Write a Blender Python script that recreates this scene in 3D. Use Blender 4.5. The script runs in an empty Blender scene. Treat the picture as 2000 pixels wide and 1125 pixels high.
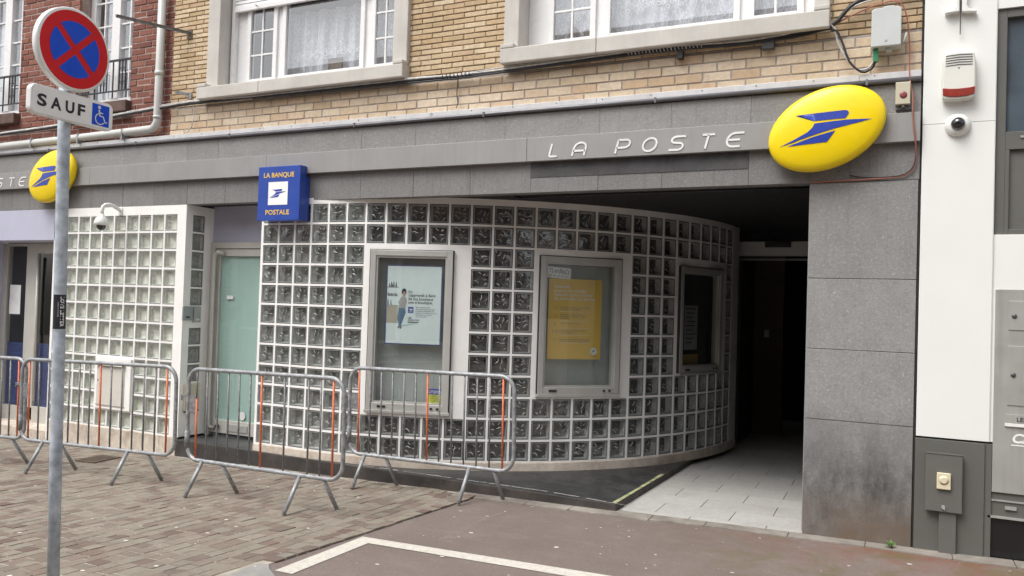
import bpy, bmesh, math, random
from mathutils import Vector, Matrix
random.seed(7)
sc = bpy.context.scene
R = math.radians

# ------------------------------------------------------------ camera
CAM = Vector((0, -6.25, 1.606))
yaw, pitch, roll = R(25.51), R(1.213), R(1.839)
fw = Vector((-math.sin(yaw)*math.cos(pitch), math.cos(yaw)*math.cos(pitch), math.sin(pitch)))
r0 = Vector((math.cos(yaw), math.sin(yaw), 0)); u0 = r0.cross(fw)
rt = math.cos(roll)*r0 + math.sin(roll)*u0
up = -math.sin(roll)*r0 + math.cos(roll)*u0
cd = bpy.data.cameras.new('camera'); cam = bpy.data.objects.new('camera', cd)
sc.collection.objects.link(cam); sc.camera = cam
cam.matrix_world = Matrix(((rt.x, up.x, -fw.x, CAM.x), (rt.y, up.y, -fw.y, CAM.y), (rt.z, up.z, -fw.z, CAM.z), (0, 0, 0, 1)))
cd.sensor_width = 36; cd.lens = 36*1560/2000; cd.clip_end = 500; cd.clip_start = .05

# ------------------------------------------------------------ world, sun, exposure
SUN_EL, SUN_AZ = R(57), R(212)          # azimuth clockwise from +Y
w = bpy.data.worlds.new('World'); sc.world = w; w.use_nodes = True
nt = w.node_tree; bgn = nt.nodes['Background']
sky = nt.nodes.new('ShaderNodeTexSky'); sky.sky_type = 'NISHITA'; sky.sun_disc = False
sky.sun_elevation = SUN_EL; sky.sun_rotation = SUN_AZ; sky.dust_density = 4; sky.air_density = 1.0
hs = nt.nodes.new('ShaderNodeHueSaturation'); hs.inputs['Saturation'].default_value = .22
nt.links.new(sky.outputs[0], hs.inputs['Color']); nt.links.new(hs.outputs[0], bgn.inputs[0])
bgn.inputs[1].default_value = .14
sl = bpy.data.lights.new('sun', 'SUN'); sl.energy = 1.5; sl.angle = R(35); sl.color = (1, .97, .93)
so = bpy.data.objects.new('sun', sl); sc.collection.objects.link(so)
sd = Vector((math.sin(SUN_AZ)*math.cos(SUN_EL), math.cos(SUN_AZ)*math.cos(SUN_EL), math.sin(SUN_EL)))
so.rotation_euler = (-sd).to_track_quat('-Z', 'Y').to_euler(); so.location = (0, -10, 12)
sc.view_settings.view_transform = 'Standard'; sc.view_settings.look = 'None'
sc.view_settings.gamma = 1; sc.view_settings.exposure = 0.66
sc.cycles.max_bounces = 8; sc.cycles.transparent_max_bounces = 12
sc.cycles.use_denoising = True

# ------------------------------------------------------------ helpers
C = sc.collection
OFF = {}
def tag(o, label=None, cat=None, group=None, kind=None):
    if label: o['label'] = label
    if cat: o['category'] = cat
    if group: o['group'] = group
    if kind: o['kind'] = kind
    return o
def thing(name, loc, label, cat, group=None):
    o = bpy.data.objects.new(name, None); C.objects.link(o); o.location = loc
    o.empty_display_size = .1; OFF[o.name] = Vector(loc)
    return tag(o, label, cat, group)
class MB:
    def __init__(s): s.v = []; s.f = []; s.m = []; s.sm = []
    def face(s, pts, mi=0, sm=False):
        b = len(s.v); s.v += [tuple(p) for p in pts]; s.f.append(tuple(range(b, b+len(pts)))); s.m.append(mi); s.sm.append(sm)
    def hexa(s, p, mi=0, skip=()):
        b = len(s.v); s.v += [tuple(q) for q in p]
        for k, q in enumerate([(0,3,2,1), (4,5,6,7), (0,1,5,4), (1,2,6,5), (2,3,7,6), (3,0,4,7)]):
            if k in skip: continue
            s.f.append(tuple(b+i for i in q)); s.m.append(mi); s.sm.append(False)
    def box(s, x0, x1, y0, y1, z0, z1, mi=0):
        s.hexa([(x0,y0,z0),(x1,y0,z0),(x1,y1,z0),(x0,y1,z0),(x0,y0,z1),(x1,y0,z1),(x1,y1,z1),(x0,y1,z1)], mi); return s
    def pane(s, x0, x1, y, z0, z1, mi=0):
        s.face([(x0,y,z0),(x1,y,z0),(x1,y,z1),(x0,y,z1)], mi); return s
    def obox(s, o, ux, uy, uz, mi=0):   # oriented box from corner o with edge vectors
        o, ux, uy, uz = map(Vector, (o, ux, uy, uz))
        s.hexa([o, o+ux, o+ux+uy, o+uy, o+uz, o+ux+uz, o+ux+uy+uz, o+uy+uz], mi); return s
    def tube(s, path, r, n=10, mi=0, cap=True, closed=False):
        path = [Vector(p) for p in path]; m = len(path); rings = []
        prev = None
        for i, p in enumerate(path):
            if closed: t = path[(i+1) % m] - path[i-1]
            else: t = path[min(i+1, m-1)] - path[max(i-1, 0)]
            t.normalize()
            if prev is None:
                a = Vector((0, 0, 1)) if abs(t.z) < .9 else Vector((1, 0, 0))
                u = t.cross(a).normalized()
            else:
                u = (prev - t*prev.dot(t)).normalized()
            prev = u; v = t.cross(u)
            rr = r[i] if isinstance(r, (list, tuple)) else r
            b = len(s.v)
            s.v += [tuple(p + rr*(math.cos(2*math.pi*k/n)*u + math.sin(2*math.pi*k/n)*v)) for k in range(n)]
            rings.append(b)
        for i in range(m if closed else m-1):
            a, b = rings[i], rings[(i+1) % m]
            for k in range(n):
                s.f.append((a+k, a+(k+1) % n, b+(k+1) % n, b+k)); s.m.append(mi); s.sm.append(True)
        if cap and not closed:
            s.f.append(tuple(rings[0]+k for k in reversed(range(n)))); s.m.append(mi); s.sm.append(False)
            s.f.append(tuple(rings[-1]+k for k in range(n))); s.m.append(mi); s.sm.append(False)
        return s
    def prism(s, poly, o, ux, uy, d, mi=0):   # 2D polygon extruded by vector d
        o, ux, uy, d = map(Vector, (o, ux, uy, d))
        P = [o + ux*a + uy*b for a, b in poly]; n = len(P); b = len(s.v)
        s.v += [tuple(p) for p in P] + [tuple(p+d) for p in P]
        s.f.append(tuple(b+i for i in range(n))); s.m.append(mi); s.sm.append(False)
        s.f.append(tuple(b+n+i for i in reversed(range(n)))); s.m.append(mi); s.sm.append(False)
        for i in range(n):
            j = (i+1) % n; s.f.append((b+j, b+i, b+n+i, b+n+j)); s.m.append(mi); s.sm.append(False)
        return s
    def lathe(s, prof, o, ax, n=24, mi=0, ux=None):  # prof: (r, h) along axis ax
        o, ax = Vector(o), Vector(ax).normalized()
        u = Vector(ux) if ux else (ax.cross(Vector((0,0,1))) if abs(ax.z) < .9 else Vector((1,0,0))).normalized()
        v = ax.cross(u); rings = []
        for r, h in prof:
            rings.append(len(s.v)); s.v += [tuple(o + ax*h + r*(math.cos(2*math.pi*k/n)*u + math.sin(2*math.pi*k/n)*v)) for k in range(n)]
        for a, b in zip(rings, rings[1:]):
            for k in range(n):
                s.f.append((a+k, a+(k+1) % n, b+(k+1) % n, b+k)); s.m.append(mi); s.sm.append(True)
        s.f.append(tuple(rings[0]+k for k in reversed(range(n)))); s.m.append(mi); s.sm.append(False)
        s.f.append(tuple(rings[-1]+k for k in range(n))); s.m.append(mi); s.sm.append(False)
        return s
    def build(s, name, mats, parent=None, bev=0, fix=True, seg=2, merge=False, smooth_all=False):
        off = OFF.get(parent.name, Vector()) if parent else Vector()
        me = bpy.data.meshes.new(name)
        me.from_pydata([(x-off.x, y-off.y, z-off.z) for x, y, z in s.v], [], s.f)
        if not isinstance(mats, (list, tuple)): mats = [mats]
        for m in mats: me.materials.append(m)
        me.polygons.foreach_set('material_index', s.m)
        me.polygons.foreach_set('use_smooth', [True]*len(s.sm) if smooth_all else s.sm)
        if fix or merge:
            bm = bmesh.new(); bm.from_mesh(me)
            if merge: bmesh.ops.remove_doubles(bm, verts=bm.verts, dist=1e-5)
            if fix: bmesh.ops.recalc_face_normals(bm, faces=bm.faces)
            bm.to_mesh(me); bm.free()
        me.update()
        o = bpy.data.objects.new(name, me); C.objects.link(o)
        if parent: o.parent = parent
        OFF[o.name] = off
        if bev:
            b = o.modifiers.new('bevel', 'BEVEL'); b.width = bev; b.segments = seg; b.limit_method = 'ANGLE'; b.angle_limit = R(40)
        return o
def text_faces(mb, string, o, ux, uz, size, d, mi=0, width=None, shear=0, bold=0, align='LEFT'):
    """text as thin extruded glyphs; o = baseline origin, ux/uz unit vectors, d = thickness vector"""
    cu = bpy.data.curves.new('t', 'FONT'); cu.body = string; cu.size = 1; cu.align_x = align; cu.offset = bold; cu.resolution_u = 3; cu.shear = shear
    ob = bpy.data.objects.new('t', cu); C.objects.link(ob)
    bpy.context.view_layer.update()
    me = bpy.data.meshes.new_from_object(ob.evaluated_get(bpy.context.evaluated_depsgraph_get()))
    xs = [v.co.x for v in me.vertices]; W = (max(xs)-min(xs)) if xs else 1
    kx = size if not width else width/W
    x0 = min(xs) if xs and align == 'LEFT' else 0
    o, ux, uz, d = map(Vector, (o, ux, uz, d)); b = len(mb.v)
    P = [o + ux*((v.co.x-x0)*kx) + uz*(v.co.y*size) + d for v in me.vertices]
    mb.v += [tuple(p) for p in P]
    for p in me.polygons: mb.f.append(tuple(b+i for i in p.vertices)); mb.m.append(mi); mb.sm.append(False)
    bpy.data.objects.remove(ob); bpy.data.curves.remove(cu); bpy.data.meshes.remove(me)
def copy_tree(o, parent=None):
    c = o.copy(); C.objects.link(c); c.parent = parent
    for ch in list(o.children): copy_tree(ch, c)
    return c
def gz(x): return .0185*x          # the pavement rises gently to the right

# ------------------------------------------------------------ materials
def newmat(name):
    m = bpy.data.materials.new(name); m.use_nodes = True; n = m.node_tree.nodes; l = m.node_tree.links
    return m, n, l, n['Principled BSDF']
def mixcol(n, l, a, b, fac, mode='MIX'):
    x = n.new('ShaderNodeMix'); x.data_type = 'RGBA'; x.blend_type = mode
    for s, v in ((x.inputs[6], a), (x.inputs[7], b), (x.inputs[0], fac)):
        if hasattr(v, 'links'): l.new(v, s)
        elif isinstance(v, (int, float)): s.default_value = v
        else: s.default_value = (*v, 1)
    return x.outputs[2]
def noise(n, l, vec, scale, detail=4, rough=.55, dist=0):
    x = n.new('ShaderNodeTexNoise'); x.inputs['Scale'].default_value = scale; x.inputs['Detail'].default_value = detail
    x.inputs['Roughness'].default_value = rough; x.inputs['Distortion'].default_value = dist
    l.new(vec, x.inputs['Vector']); return x.outputs[0]
def ramp(n, l, fac, stops):
    x = n.new('ShaderNodeValToRGB'); e = x.color_ramp.elements
    while len(e) < len(stops): e.new(.5)
    for i, (p, c) in enumerate(stops):
        e[i].position = p; e[i].color = (c, c, c, 1) if isinstance(c, (int, float)) else (*c, 1)
    l.new(fac, x.inputs[0]); return x.outputs[0]
def coords(n, l, scale=(1, 1, 1)):
    t = n.new('ShaderNodeTexCoord'); mp = n.new('ShaderNodeMapping'); mp.inputs['Scale'].default_value = scale
    l.new(t.outputs['Object'], mp.inputs[0]); return mp.outputs[0]
def bumpn(n, l, h, strength, dist, bsdf):
    b = n.new('ShaderNodeBump'); b.inputs['Strength'].default_value = strength; b.inputs['Distance'].default_value = dist
    l.new(h, b.inputs['Height']); l.new(b.outputs[0], bsdf.inputs['Normal']); return b
def M(name, col, rough=.6, metal=0, var=.12, vs=5, bump=0, bs=60, streak=0, dirt=None, dirtamt=.35, spec=.5, coat=0, speck=0, speckcol=(.6,.6,.6), speckscale=220):
    m, n, l, b = newmat(name)
    b.inputs['Roughness'].default_value = rough; b.inputs['Metallic'].default_value = metal
    b.inputs['Specular IOR Level'].default_value = spec; b.inputs['Coat Weight'].default_value = coat
    v = coords(n, l)
    lo = tuple(c*(1-var) for c in col); hi = tuple(min(1, c*(1+var)) for c in col)
    c = mixcol(n, l, lo, hi, ramp(n, l, noise(n, l, v, vs, 6), [(.3, 0), (.7, 1)]))
    if streak:
        sv = coords(n, l, (14, 14, .8))
        c = mixcol(n, l, c, tuple(x*.45 for x in col), ramp(n, l, noise(n, l, sv, 1.6, 4), [(.5, 0), (.8, streak)]))
    if dirt:
        c = mixcol(n, l, c, dirt, ramp(n, l, noise(n, l, v, 2.3, 8, .7), [(.45, 0), (.75, dirtamt)]))
    if speck:
        c = mixcol(n, l, c, speckcol, ramp(n, l, noise(n, l, v, speckscale, 2), [(.62, 0), (.75, speck)]))
    l.new(c, b.inputs['Base Color'])
    if rough > .1:
        rr = ramp(n, l, noise(n, l, v, vs*3, 4), [(.3, max(0, rough-.08)), (.7, min(1, rough+.1))]); l.new(rr, b.inputs['Roughness'])
    if bump: bumpn(n, l, noise(n, l, v, bs, 6, .65), bump, .01, b)
    return m
def brickmat(name, tones, rough=.85, grime=(.12, .09, .06), ga=.5, bump=.5, bs=70):
    m, n, l, b = newmat(name); b.inputs['Roughness'].default_value = rough; b.inputs['Specular IOR Level'].default_value = .25
    g = n.new('ShaderNodeNewGeometry'); k = len(tones)
    c = ramp(n, l, g.outputs['Random Per Island'], [(i/(k-1), t) for i, t in enumerate(tones)])
    v = coords(n, l)
    c = mixcol(n, l, c, tuple(x*.55 for x in tones[0]), ramp(n, l, noise(n, l, v, 26, 5, .7), [(.42, 0), (.85, .55)]))
    c = mixcol(n, l, c, grime, ramp(n, l, noise(n, l, coords(n, l, (1.2, 1.2, .5)), 2.2, 6, .65), [(.5, 0), (.8, ga)]))
    l.new(c, b.inputs['Base Color']); bumpn(n, l, noise(n, l, v, bs, 5, .7), bump, .006, b)
    return m
def glassmat(name, tint=(.9, .94, .92), refl=.10, rough=.0, bump=0, bs=30, dist=1.5, maxr=1.0, dirty=0):
    """thin pane: tinted see-through plus mirror reflection that grows at grazing angles"""
    m, n, l, b = newmat(name); n.remove(b); out = n['Material Output']
    tr = n.new('ShaderNodeBsdfTransparent'); tr.inputs[0].default_value = (*tint, 1)
    gl = n.new('ShaderNodeBsdfGlossy'); gl.inputs['Roughness'].default_value = rough; gl.inputs[0].default_value = (maxr, maxr, maxr, 1)
    lw = n.new('ShaderNodeLayerWeight'); lw.inputs['Blend'].default_value = .5
    pw_ = n.new('ShaderNodeMath'); pw_.operation = 'POWER'; pw_.inputs[1].default_value = 4.2; l.new(lw.outputs['Facing'], pw_.inputs[0])
    mt = n.new('ShaderNodeMath'); mt.operation = 'MULTIPLY_ADD'; mt.inputs[1].default_value = 1.0; mt.inputs[2].default_value = refl
    l.new(pw_.outputs[0], mt.inputs[0]); mt.use_clamp = True
    mx = n.new('ShaderNodeMixShader'); l.new(mt.outputs[0], mx.inputs[0]); l.new(tr.outputs[0], mx.inputs[1]); l.new(gl.outputs[0], mx.inputs[2])
    if bump:
        v = coords(n, l)
        bb = n.new('ShaderNodeBump'); bb.inputs['Strength'].default_value = bump; bb.inputs['Distance'].default_value = .012
        l.new(noise(n, l, v, bs, 1.2, .4, dist), bb.inputs['Height'])
        l.new(bb.outputs[0], gl.inputs['Normal'])
    fin = mx.outputs[0]
    if dirty:
        df = n.new('ShaderNodeBsdfDiffuse'); df.inputs[0].default_value = (.55, .56, .55, 1)
        v2 = coords(n, l, (1, 1, .6)); m2 = n.new('ShaderNodeMixShader')
        l.new(ramp(n, l, noise(n, l, v2, 5, 8, .7), [(.4, dirty*.3), (.75, dirty)]), m2.inputs[0]); l.new(fin, m2.inputs[1]); l.new(df.outputs[0], m2.inputs[2]); fin = m2.outputs[0]
    l.new(fin, out.inputs[0])
    return m

mt = {}
mt['asphalt'] = None
def asphalt():
    m, n, l, b = newmat('red_asphalt'); b.inputs['Roughness'].default_value = .85; b.inputs['Specular IOR Level'].default_value = .3
    v = coords(n, l)
    c = mixcol(n, l, (.170, .137, .121), (.205, .168, .150), ramp(n, l, noise(n, l, v, 1.1, 5, .6), [(.35, 0), (.65, 1)]))
    c = mixcol(n, l, c, (.36, .31, .28), ramp(n, l, noise(n, l, v, 210, 2), [(.56, 0), (.74, .55)]))
    c = mixcol(n, l, c, (.08, .065, .06), ramp(n, l, noise(n, l, v, 150, 3), [(.56, 0), (.72, .55)]))
    c = mixcol(n, l, c, (.15, .112, .098), ramp(n, l, noise(n, l, v, 38, 5, .75), [(.48, 0), (.72, .7)]))
    c = mixcol(n, l, c, (.27, .225, .20), ramp(n, l, noise(n, l, coords(n, l, (1, 1.6, 1)), 5, 6, .7), [(.52, 0), (.75, .45)]))
    # reddish and mossy stains close to the wall on the right
    sx = n.new('ShaderNodeSeparateXYZ'); l.new(v, sx.inputs[0])
    near = n.new('ShaderNodeMapRange'); near.inputs[1].default_value = -.95; near.inputs[2].default_value = -.1; l.new(sx.outputs[1], near.inputs[0])
    rgt = n.new('ShaderNodeMapRange'); rgt.inputs[1].default_value = -1.6; rgt.inputs[2].default_value = 0; l.new(sx.outputs[0], rgt.inputs[0])
    ml = n.new('ShaderNodeMath'); ml.operation = 'MULTIPLY'; l.new(near.outputs[0], ml.inputs[0]); l.new(rgt.outputs[0], ml.inputs[1])
    nz = ramp(n, l, noise(n, l, v, 2.6, 6, .65), [(.38, 0), (.6, 1)])
    m2 = n.new('ShaderNodeMath'); m2.operation = 'MULTIPLY'; l.new(ml.outputs[0], m2.inputs[0]); l.new(nz, m2.inputs[1])
    c = mixcol(n, l, c, (.19, .085, .06), m2.outputs[0])
    nz2 = ramp(n, l, noise(n, l, v, 3.4, 5, .6, 1), [(.48, 0), (.66, .75)])
    m3 = n.new('ShaderNodeMath'); m3.operation = 'MULTIPLY'; l.new(rgt.outputs[0], m3.inputs[0]); l.new(nz2, m3.inputs[1])
    c = mixcol(n, l, c, (.13, .115, .05), m3.outputs[0])
    l.new(c, b.inputs['Base Color']); bumpn(n, l, noise(n, l, v, 160, 4, .7), .6, .008, b)
    return m
mt['asphalt'] = asphalt()
mt['sett'] = brickmat('paving_sett', [(.262, .228, .185), (.15, .105, .088), (.27, .235, .19), (.245, .222, .182), (.19, .135, .112), (.265, .235, .192), (.25, .228, .187), (.16, .122, .103), (.255, .22, .18), (.215, .165, .138), (.275, .24, .195), (.24, .218, .18)], grime=(.27, .25, .20), ga=.35, bs=110)
mt['grout'] = M('sett_joint', (.35, .315, .265), .9, var=.35, vs=5, bump=.4, bs=160, dirt=(.2, .18, .13), dirtamt=.5)
mt['granite'] = M('grey_concrete_patch', (.29, .28, .265), .85, var=.15, vs=9, bump=.4, bs=180, speck=.8, speckcol=(.1, .1, .1))
mt['kerb'] = M('pale_kerb', (.26, .235, .205), .85, var=.3, vs=5, bump=.5, bs=70, dirt=(.12, .09, .07), dirtamt=.6)
mt['paint_white'] = M('road_paint', (.58, .55, .49), .75, var=.12, vs=30, bump=.4, bs=140, speck=.8, speckcol=(.22, .17, .14), speckscale=90)
mt['tile'] = brickmat('floor_tile', [(.44, .43, .41), (.50, .49, .465), (.47, .46, .44)], rough=.45, grime=(.28, .26, .23), ga=.45, bump=.08)
mt['black_gap'] = M('dark_joint', (.03, .03, .03), .9)
def stonemat(name, base, dirtbase=False, strk=.3):
    m, n, l, b = newmat(name); b.inputs['Roughness'].default_value = .72; b.inputs['Specular IOR Level'].default_value = .35
    v = coords(n, l); g = n.new('ShaderNodeNewGeometry')
    c = ramp(n, l, g.outputs['Random Per Island'], [(0, tuple(x*.90 for x in base)), (.5, base), (1, tuple(x*1.1 for x in base))])
    c = mixcol(n, l, c, tuple(x*.6 for x in base), ramp(n, l, noise(n, l, v, 4.5, 10, .78), [(.42, 0), (.75, .55)]))
    c = mixcol(n, l, c, tuple(x*.62 for x in base), ramp(n, l, noise(n, l, v, 30, 6, .75), [(.5, 0), (.72, .6)]))
    c = mixcol(n, l, c, tuple(x*1.5 for x in base), ramp(n, l, noise(n, l, v, 55, 4, .7), [(.52, 0), (.7, .7)]))
    c = mixcol(n, l, c, tuple(x*.5 for x in base), ramp(n, l, noise(n, l, v, 120, 3, .6), [(.57, 0), (.75, .7)]))
    c = mixcol(n, l, c, tuple(x*2.3 for x in base), ramp(n, l, noise(n, l, v, 34, 3, .5, 2), [(.68, 0), (.74, .6)]))
    sv = coords(n, l, (16, 16, .7))
    c = mixcol(n, l, c, tuple(x*.38 for x in base), ramp(n, l, noise(n, l, sv, 1.4, 4), [(.54, 0), (.85, strk)]))
    if dirtbase:
        sx = n.new('ShaderNodeSeparateXYZ'); l.new(v, sx.inputs[0])
        mr = n.new('ShaderNodeMapRange'); mr.inputs[1].default_value = .98; mr.inputs[2].default_value = .45; l.new(sx.outputs[2], mr.inputs[0])
        mm = n.new('ShaderNodeMath'); mm.operation = 'MULTIPLY'; l.new(mr.outputs[0], mm.inputs[0])
        l.new(ramp(n, l, noise(n, l, coords(n, l, (1.6, 1.6, .8)), 3.0, 9, .72), [(.36, .22), (.62, .95)]), mm.inputs[1])
        c = mixcol(n, l, c, (.06, .057, .055), mm.outputs[0])
        mr2 = n.new('ShaderNodeMapRange'); mr2.inputs[1].default_value = .40; mr2.inputs[2].default_value = .05; l.new(sx.outputs[2], mr2.inputs[0])
        mm2 = n.new('ShaderNodeMath'); mm2.operation = 'MULTIPLY'; l.new(mr2.outputs[0], mm2.inputs[0])
        l.new(ramp(n, l, noise(n, l, v, 3.5, 6, .6), [(.3, .3), (.62, 1)]), mm2.inputs[1])
        c = mixcol(n, l, c, (.15, .11, .08), mm2.outputs[0])
    l.new(c, b.inputs['Base Color']); bumpn(n, l, noise(n, l, v, 70, 7, .7), .35, .008, b)
    return m
mt['stone'] = stonemat('blue_stone', (.275, .268, .262))
mt['stone_low'] = stonemat('blue_stone_darker', (.215, .21, .206), strk=.5)  # lower fascia course: darker base and stronger streaks
mt['stone_pillar'] = stonemat('blue_stone_pillar', (.265, .263, .258), True, .25)
mt['ledge'] = M('black_stone_ledge', (.028, .029, .03), .42, var=.4, vs=3, bump=.15, bs=60, dirt=(.10, .10, .095), dirtamt=.6)
mt['ledge_front'] = M('black_stone_front', (.04, .036, .034), .55, var=.4, vs=5, bump=.3, bs=60, dirt=(.12, .095, .08), dirtamt=.8)
mt['yellow_tape'] = M('worn_yellow_strip', (.40, .41, .22), .75, var=.25, vs=20, dirt=(.12, .12, .09), dirtamt=1)
mt['band'] = M('grey_metal_band', (.30, .295, .29), .55, metal=.1, var=.06, vs=3, bump=.03, bs=20, streak=.15)
mt['flash'] = M('white_flashing', (.60, .60, .61), .45, metal=.1, var=.12, vs=6, streak=.25)
mt['pipe_grey'] = M('grey_conduit', (.17, .17, .185), .4, metal=.3, var=.15)
mt['brick_y'] = brickmat('yellow_brick', [(0.487, 0.358, 0.206), (0.595, 0.454, 0.294), (0.676, 0.542, 0.372), (0.555, 0.395, 0.236), (0.636, 0.497, 0.324), (0.716, 0.585, 0.412), (0.514, 0.366, 0.226)], ga=.45, grime=(.2, .14, .07))
mt['brick_band'] = brickmat('buff_brick', [(0.606, 0.484, 0.343), (0.699, 0.592, 0.45), (0.582, 0.416, 0.27), (0.722, 0.605, 0.467), (0.664, 0.538, 0.377), (0.548, 0.403, 0.27)], ga=.35, grime=(.22, .15, .09))
mt['brick_r'] = brickmat('red_brick', [(0.201, 0.077, 0.057), (0.259, 0.103, 0.074), (0.308, 0.137, 0.097), (0.225, 0.086, 0.064), (0.278, 0.121, 0.092), (0.178, 0.071, 0.059)], ga=.3, grime=(.1, .06, .05), bump=.9)
mt['mortar_dark'] = M('raked_mortar', (.22, .18, .13), .95, var=.25, vs=20, bump=.5, bs=120)
mt['mortar_grey'] = M('grey_mortar', (.36, .32, .29), .95, var=.2, vs=20, bump=.5, bs=120)
mt['mortar_red'] = M('pink_mortar', (.40, .31, .275), .95, var=.25, vs=20, bump=.5, bs=120)
mt['dress'] = M('window_dressing_stone', (.57, .55, .51), .8, var=.08, vs=4, bump=.25, bs=90, dirt=(.42, .40, .36), dirtamt=.5, streak=.15)
mt['upvc'] = M('white_upvc', (.80, .80, .80), .3, var=.03, vs=3)
mt['paintwall'] = M('white_painted_render', (.88, .87, .845), .6, var=.03, vs=6, bump=.12, bs=90, dirt=(.74, .69, .63), dirtamt=.4)
mt['base_beige'] = M('beige_render_base', (.60, .53, .45), .85, var=.18, vs=9, bump=.6, bs=50, dirt=(.25, .17, .12), dirtamt=.8)
mt['whitebld'] = M('white_facade_panel', (.78, .79, .765), .45, var=.02, vs=2, bump=.05, bs=30)
mt['anth'] = M('grey_plinth_paint', (.115, .115, .105), .5, var=.05, vs=4, bump=.05, bs=60)
mt['anth_box'] = M('grey_box_paint', (.125, .125, .115), .45, var=.05, vs=6, bump=.03, bs=60)
mt['cream'] = M('cream_plastic', (.66, .60, .42), .5, var=.05)
mt['steel'] = M('brushed_steel', (.43, .43, .41), .42, metal=.35, var=.1, vs=4, streak=.3)
mt['darkglass'] = M('black_glass_panel', (.012, .013, .014), .12, var=.1)
mt['galv'] = M('galvanised_steel', (.30, .31, .32), .5, metal=.3, var=.4, vs=28, bump=.06, bs=120, dirt=(.38, .40, .42), dirtamt=.6)
mt['galv_pole'] = M('galvanised_pole', (.44, .50, .56), .5, metal=.1, var=.35, vs=18, bump=.05, bs=120, streak=.4, dirt=(.66, .70, .73), dirtamt=.5)
mt['galv_dark'] = M('dull_galvanised_bar', (.22, .225, .23), .6, metal=.25, var=.4, vs=34, bump=.08, bs=120)
mt['orange'] = M('orange_paint', (.68, .17, .075), .55, var=.25, vs=30, dirt=(.4, .2, .15), dirtamt=.4)
mt['lilac'] = M('lilac_render', (.46, .47, .58), .7, var=.05, vs=4, bump=.08, bs=60)
mt['doorframe'] = M('grey_aluminium_frame', (.50, .49, .45), .4, metal=.15, var=.06, vs=5)
mt['disp_frame'] = M('display_aluminium_frame', (.46, .455, .43), .4, metal=.2, var=.06, vs=5)
mt['frosted'] = M('frosted_green_backing', (.35, .49, .45), .6, var=.05, vs=2)
mt['curtain_green'] = M('grey_green_blind', (.36, .40, .38), .75, var=.08, vs=3)
mt['blueblind'] = M('blue_blind', (.02, .045, .17), .5, var=.15)
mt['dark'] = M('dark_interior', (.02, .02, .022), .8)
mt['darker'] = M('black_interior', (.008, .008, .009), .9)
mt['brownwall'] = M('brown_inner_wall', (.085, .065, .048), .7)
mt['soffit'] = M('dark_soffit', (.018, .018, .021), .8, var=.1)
mt['block_side'] = M('glass_block_edge', (.64, .65, .63), .5, var=.2, vs=30)
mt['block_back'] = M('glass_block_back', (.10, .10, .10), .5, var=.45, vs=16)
mt['block_back_grey'] = M('glass_block_back_grey', (.33, .34, .325), .55, var=.4, vs=16)  # paler grey backs for the columns left of the first display window
mt['block_seam_l'] = M('glass_block_seam_pale', (.30, .31, .28), .4, var=.2, vs=40)
mt['block_side_l'] = M('glass_block_edge_pale', (.66, .68, .62), .5, var=.15, vs=30)
mt['rib'] = M('glass_rib_highlight', (.62, .64, .63), .2, var=.3, vs=60, coat=.6)  # pale rib colour also stands for the glass's curved highlights
mt['block_back_pale'] = M('glass_block_back_pale', (.70, .72, .645), .6, var=.2, vs=14)  # pale backs: white curtain behind the flat left wall
mt['block_rim'] = M('glass_block_ridge', (.36, .39, .39), .25, var=.2, vs=40)
mt['block_rim_d'] = M('glass_block_seam', (.07, .075, .075), .35, var=.2, vs=40)
mt['block_pane'] = glassmat('glass_block_pane', (.95, .965, .96), .10, .04, bump=.9, bs=10, dist=1.2)
mt['block_pane_l'] = glassmat('glass_block_pane_pale', (.985, .985, .98), .05, .06, bump=.7, bs=15, dist=1.6)
mt['glass'] = glassmat('window_glass', (.94, .96, .96), .08)
mt['glass_disp'] = glassmat('display_glass', (.95, .97, .96), .10, dirty=.10)
mt['glass_door'] = glassmat('door_glass', (.95, .98, .97), .06, dirty=.05)
mt['glass_up'] = glassmat('upstairs_glass', (.93, .95, .97), .20)
mt['black_plastic'] = M('black_plastic', (.02, .02, .022), .4)
mt['cable_black'] = M('black_cable', (.025, .025, .028), .5)
mt['cable_grey'] = M('grey_cable', (.55, .54, .52), .5, var=.25, vs=20)
mt['cable_red'] = M('red_copper_cable', (.36, .13, .09), .5, var=.2)
mt['pvc_grey'] = M('pale_grey_pipe', (.56, .57, .55), .4, var=.05)
mt['boxgrey'] = M('pale_grey_box', (.55, .58, .57), .45, var=.05)
mt['green'] = M('green_plastic', (.03, .22, .10), .4)
mt['beigebox'] = M('old_beige_box', (.56, .52, .40), .5, var=.12, dirt=(.3, .25, .18), dirtamt=.4)
mt['redlens'] = M('dull_red_lens', (.22, .05, .06), .35)
mt['siren_white'] = M('siren_cream', (.72, .72, .66), .4, var=.03)
mt['siren_red'] = M('siren_red_lens', (.27, .035, .025), .25, var=.1, coat=.3)
mt['wht'] = M('white_plastic', (.78, .79, .76), .3, var=.03)
mt['dome'] = M('smoked_dome', (.01, .01, .012), .06, coat=1)
mt['yellow'] = M('yellow_sign_plastic', (.90, .67, .0), .38, var=.03, vs=4, coat=.12, dirt=(.80, .50, .0), dirtamt=.3)
mt['yellow_rim'] = M('yellow_casing_edge', (.50, .33, .02), .5, var=.1)
mt['emblem'] = M('blue_emblem_film', (.03, .06, .36), .3, var=.08, vs=3)
mt['bluesign'] = M('blue_sign_plastic', (.025, .07, .36), .35, var=.05, coat=.2)
mt['gold'] = M('yellow_letters', (.80, .52, .06), .5)
mt['letterwhite'] = M('white_letters', (.78, .78, .76), .45)
mt['sign_red'] = M('sign_red_film', (.66, .012, .018), .45, var=.04, spec=.25)
mt['sign_blue'] = M('sign_blue_film', (.008, .085, .66), .45, var=.04, spec=.25)
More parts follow.
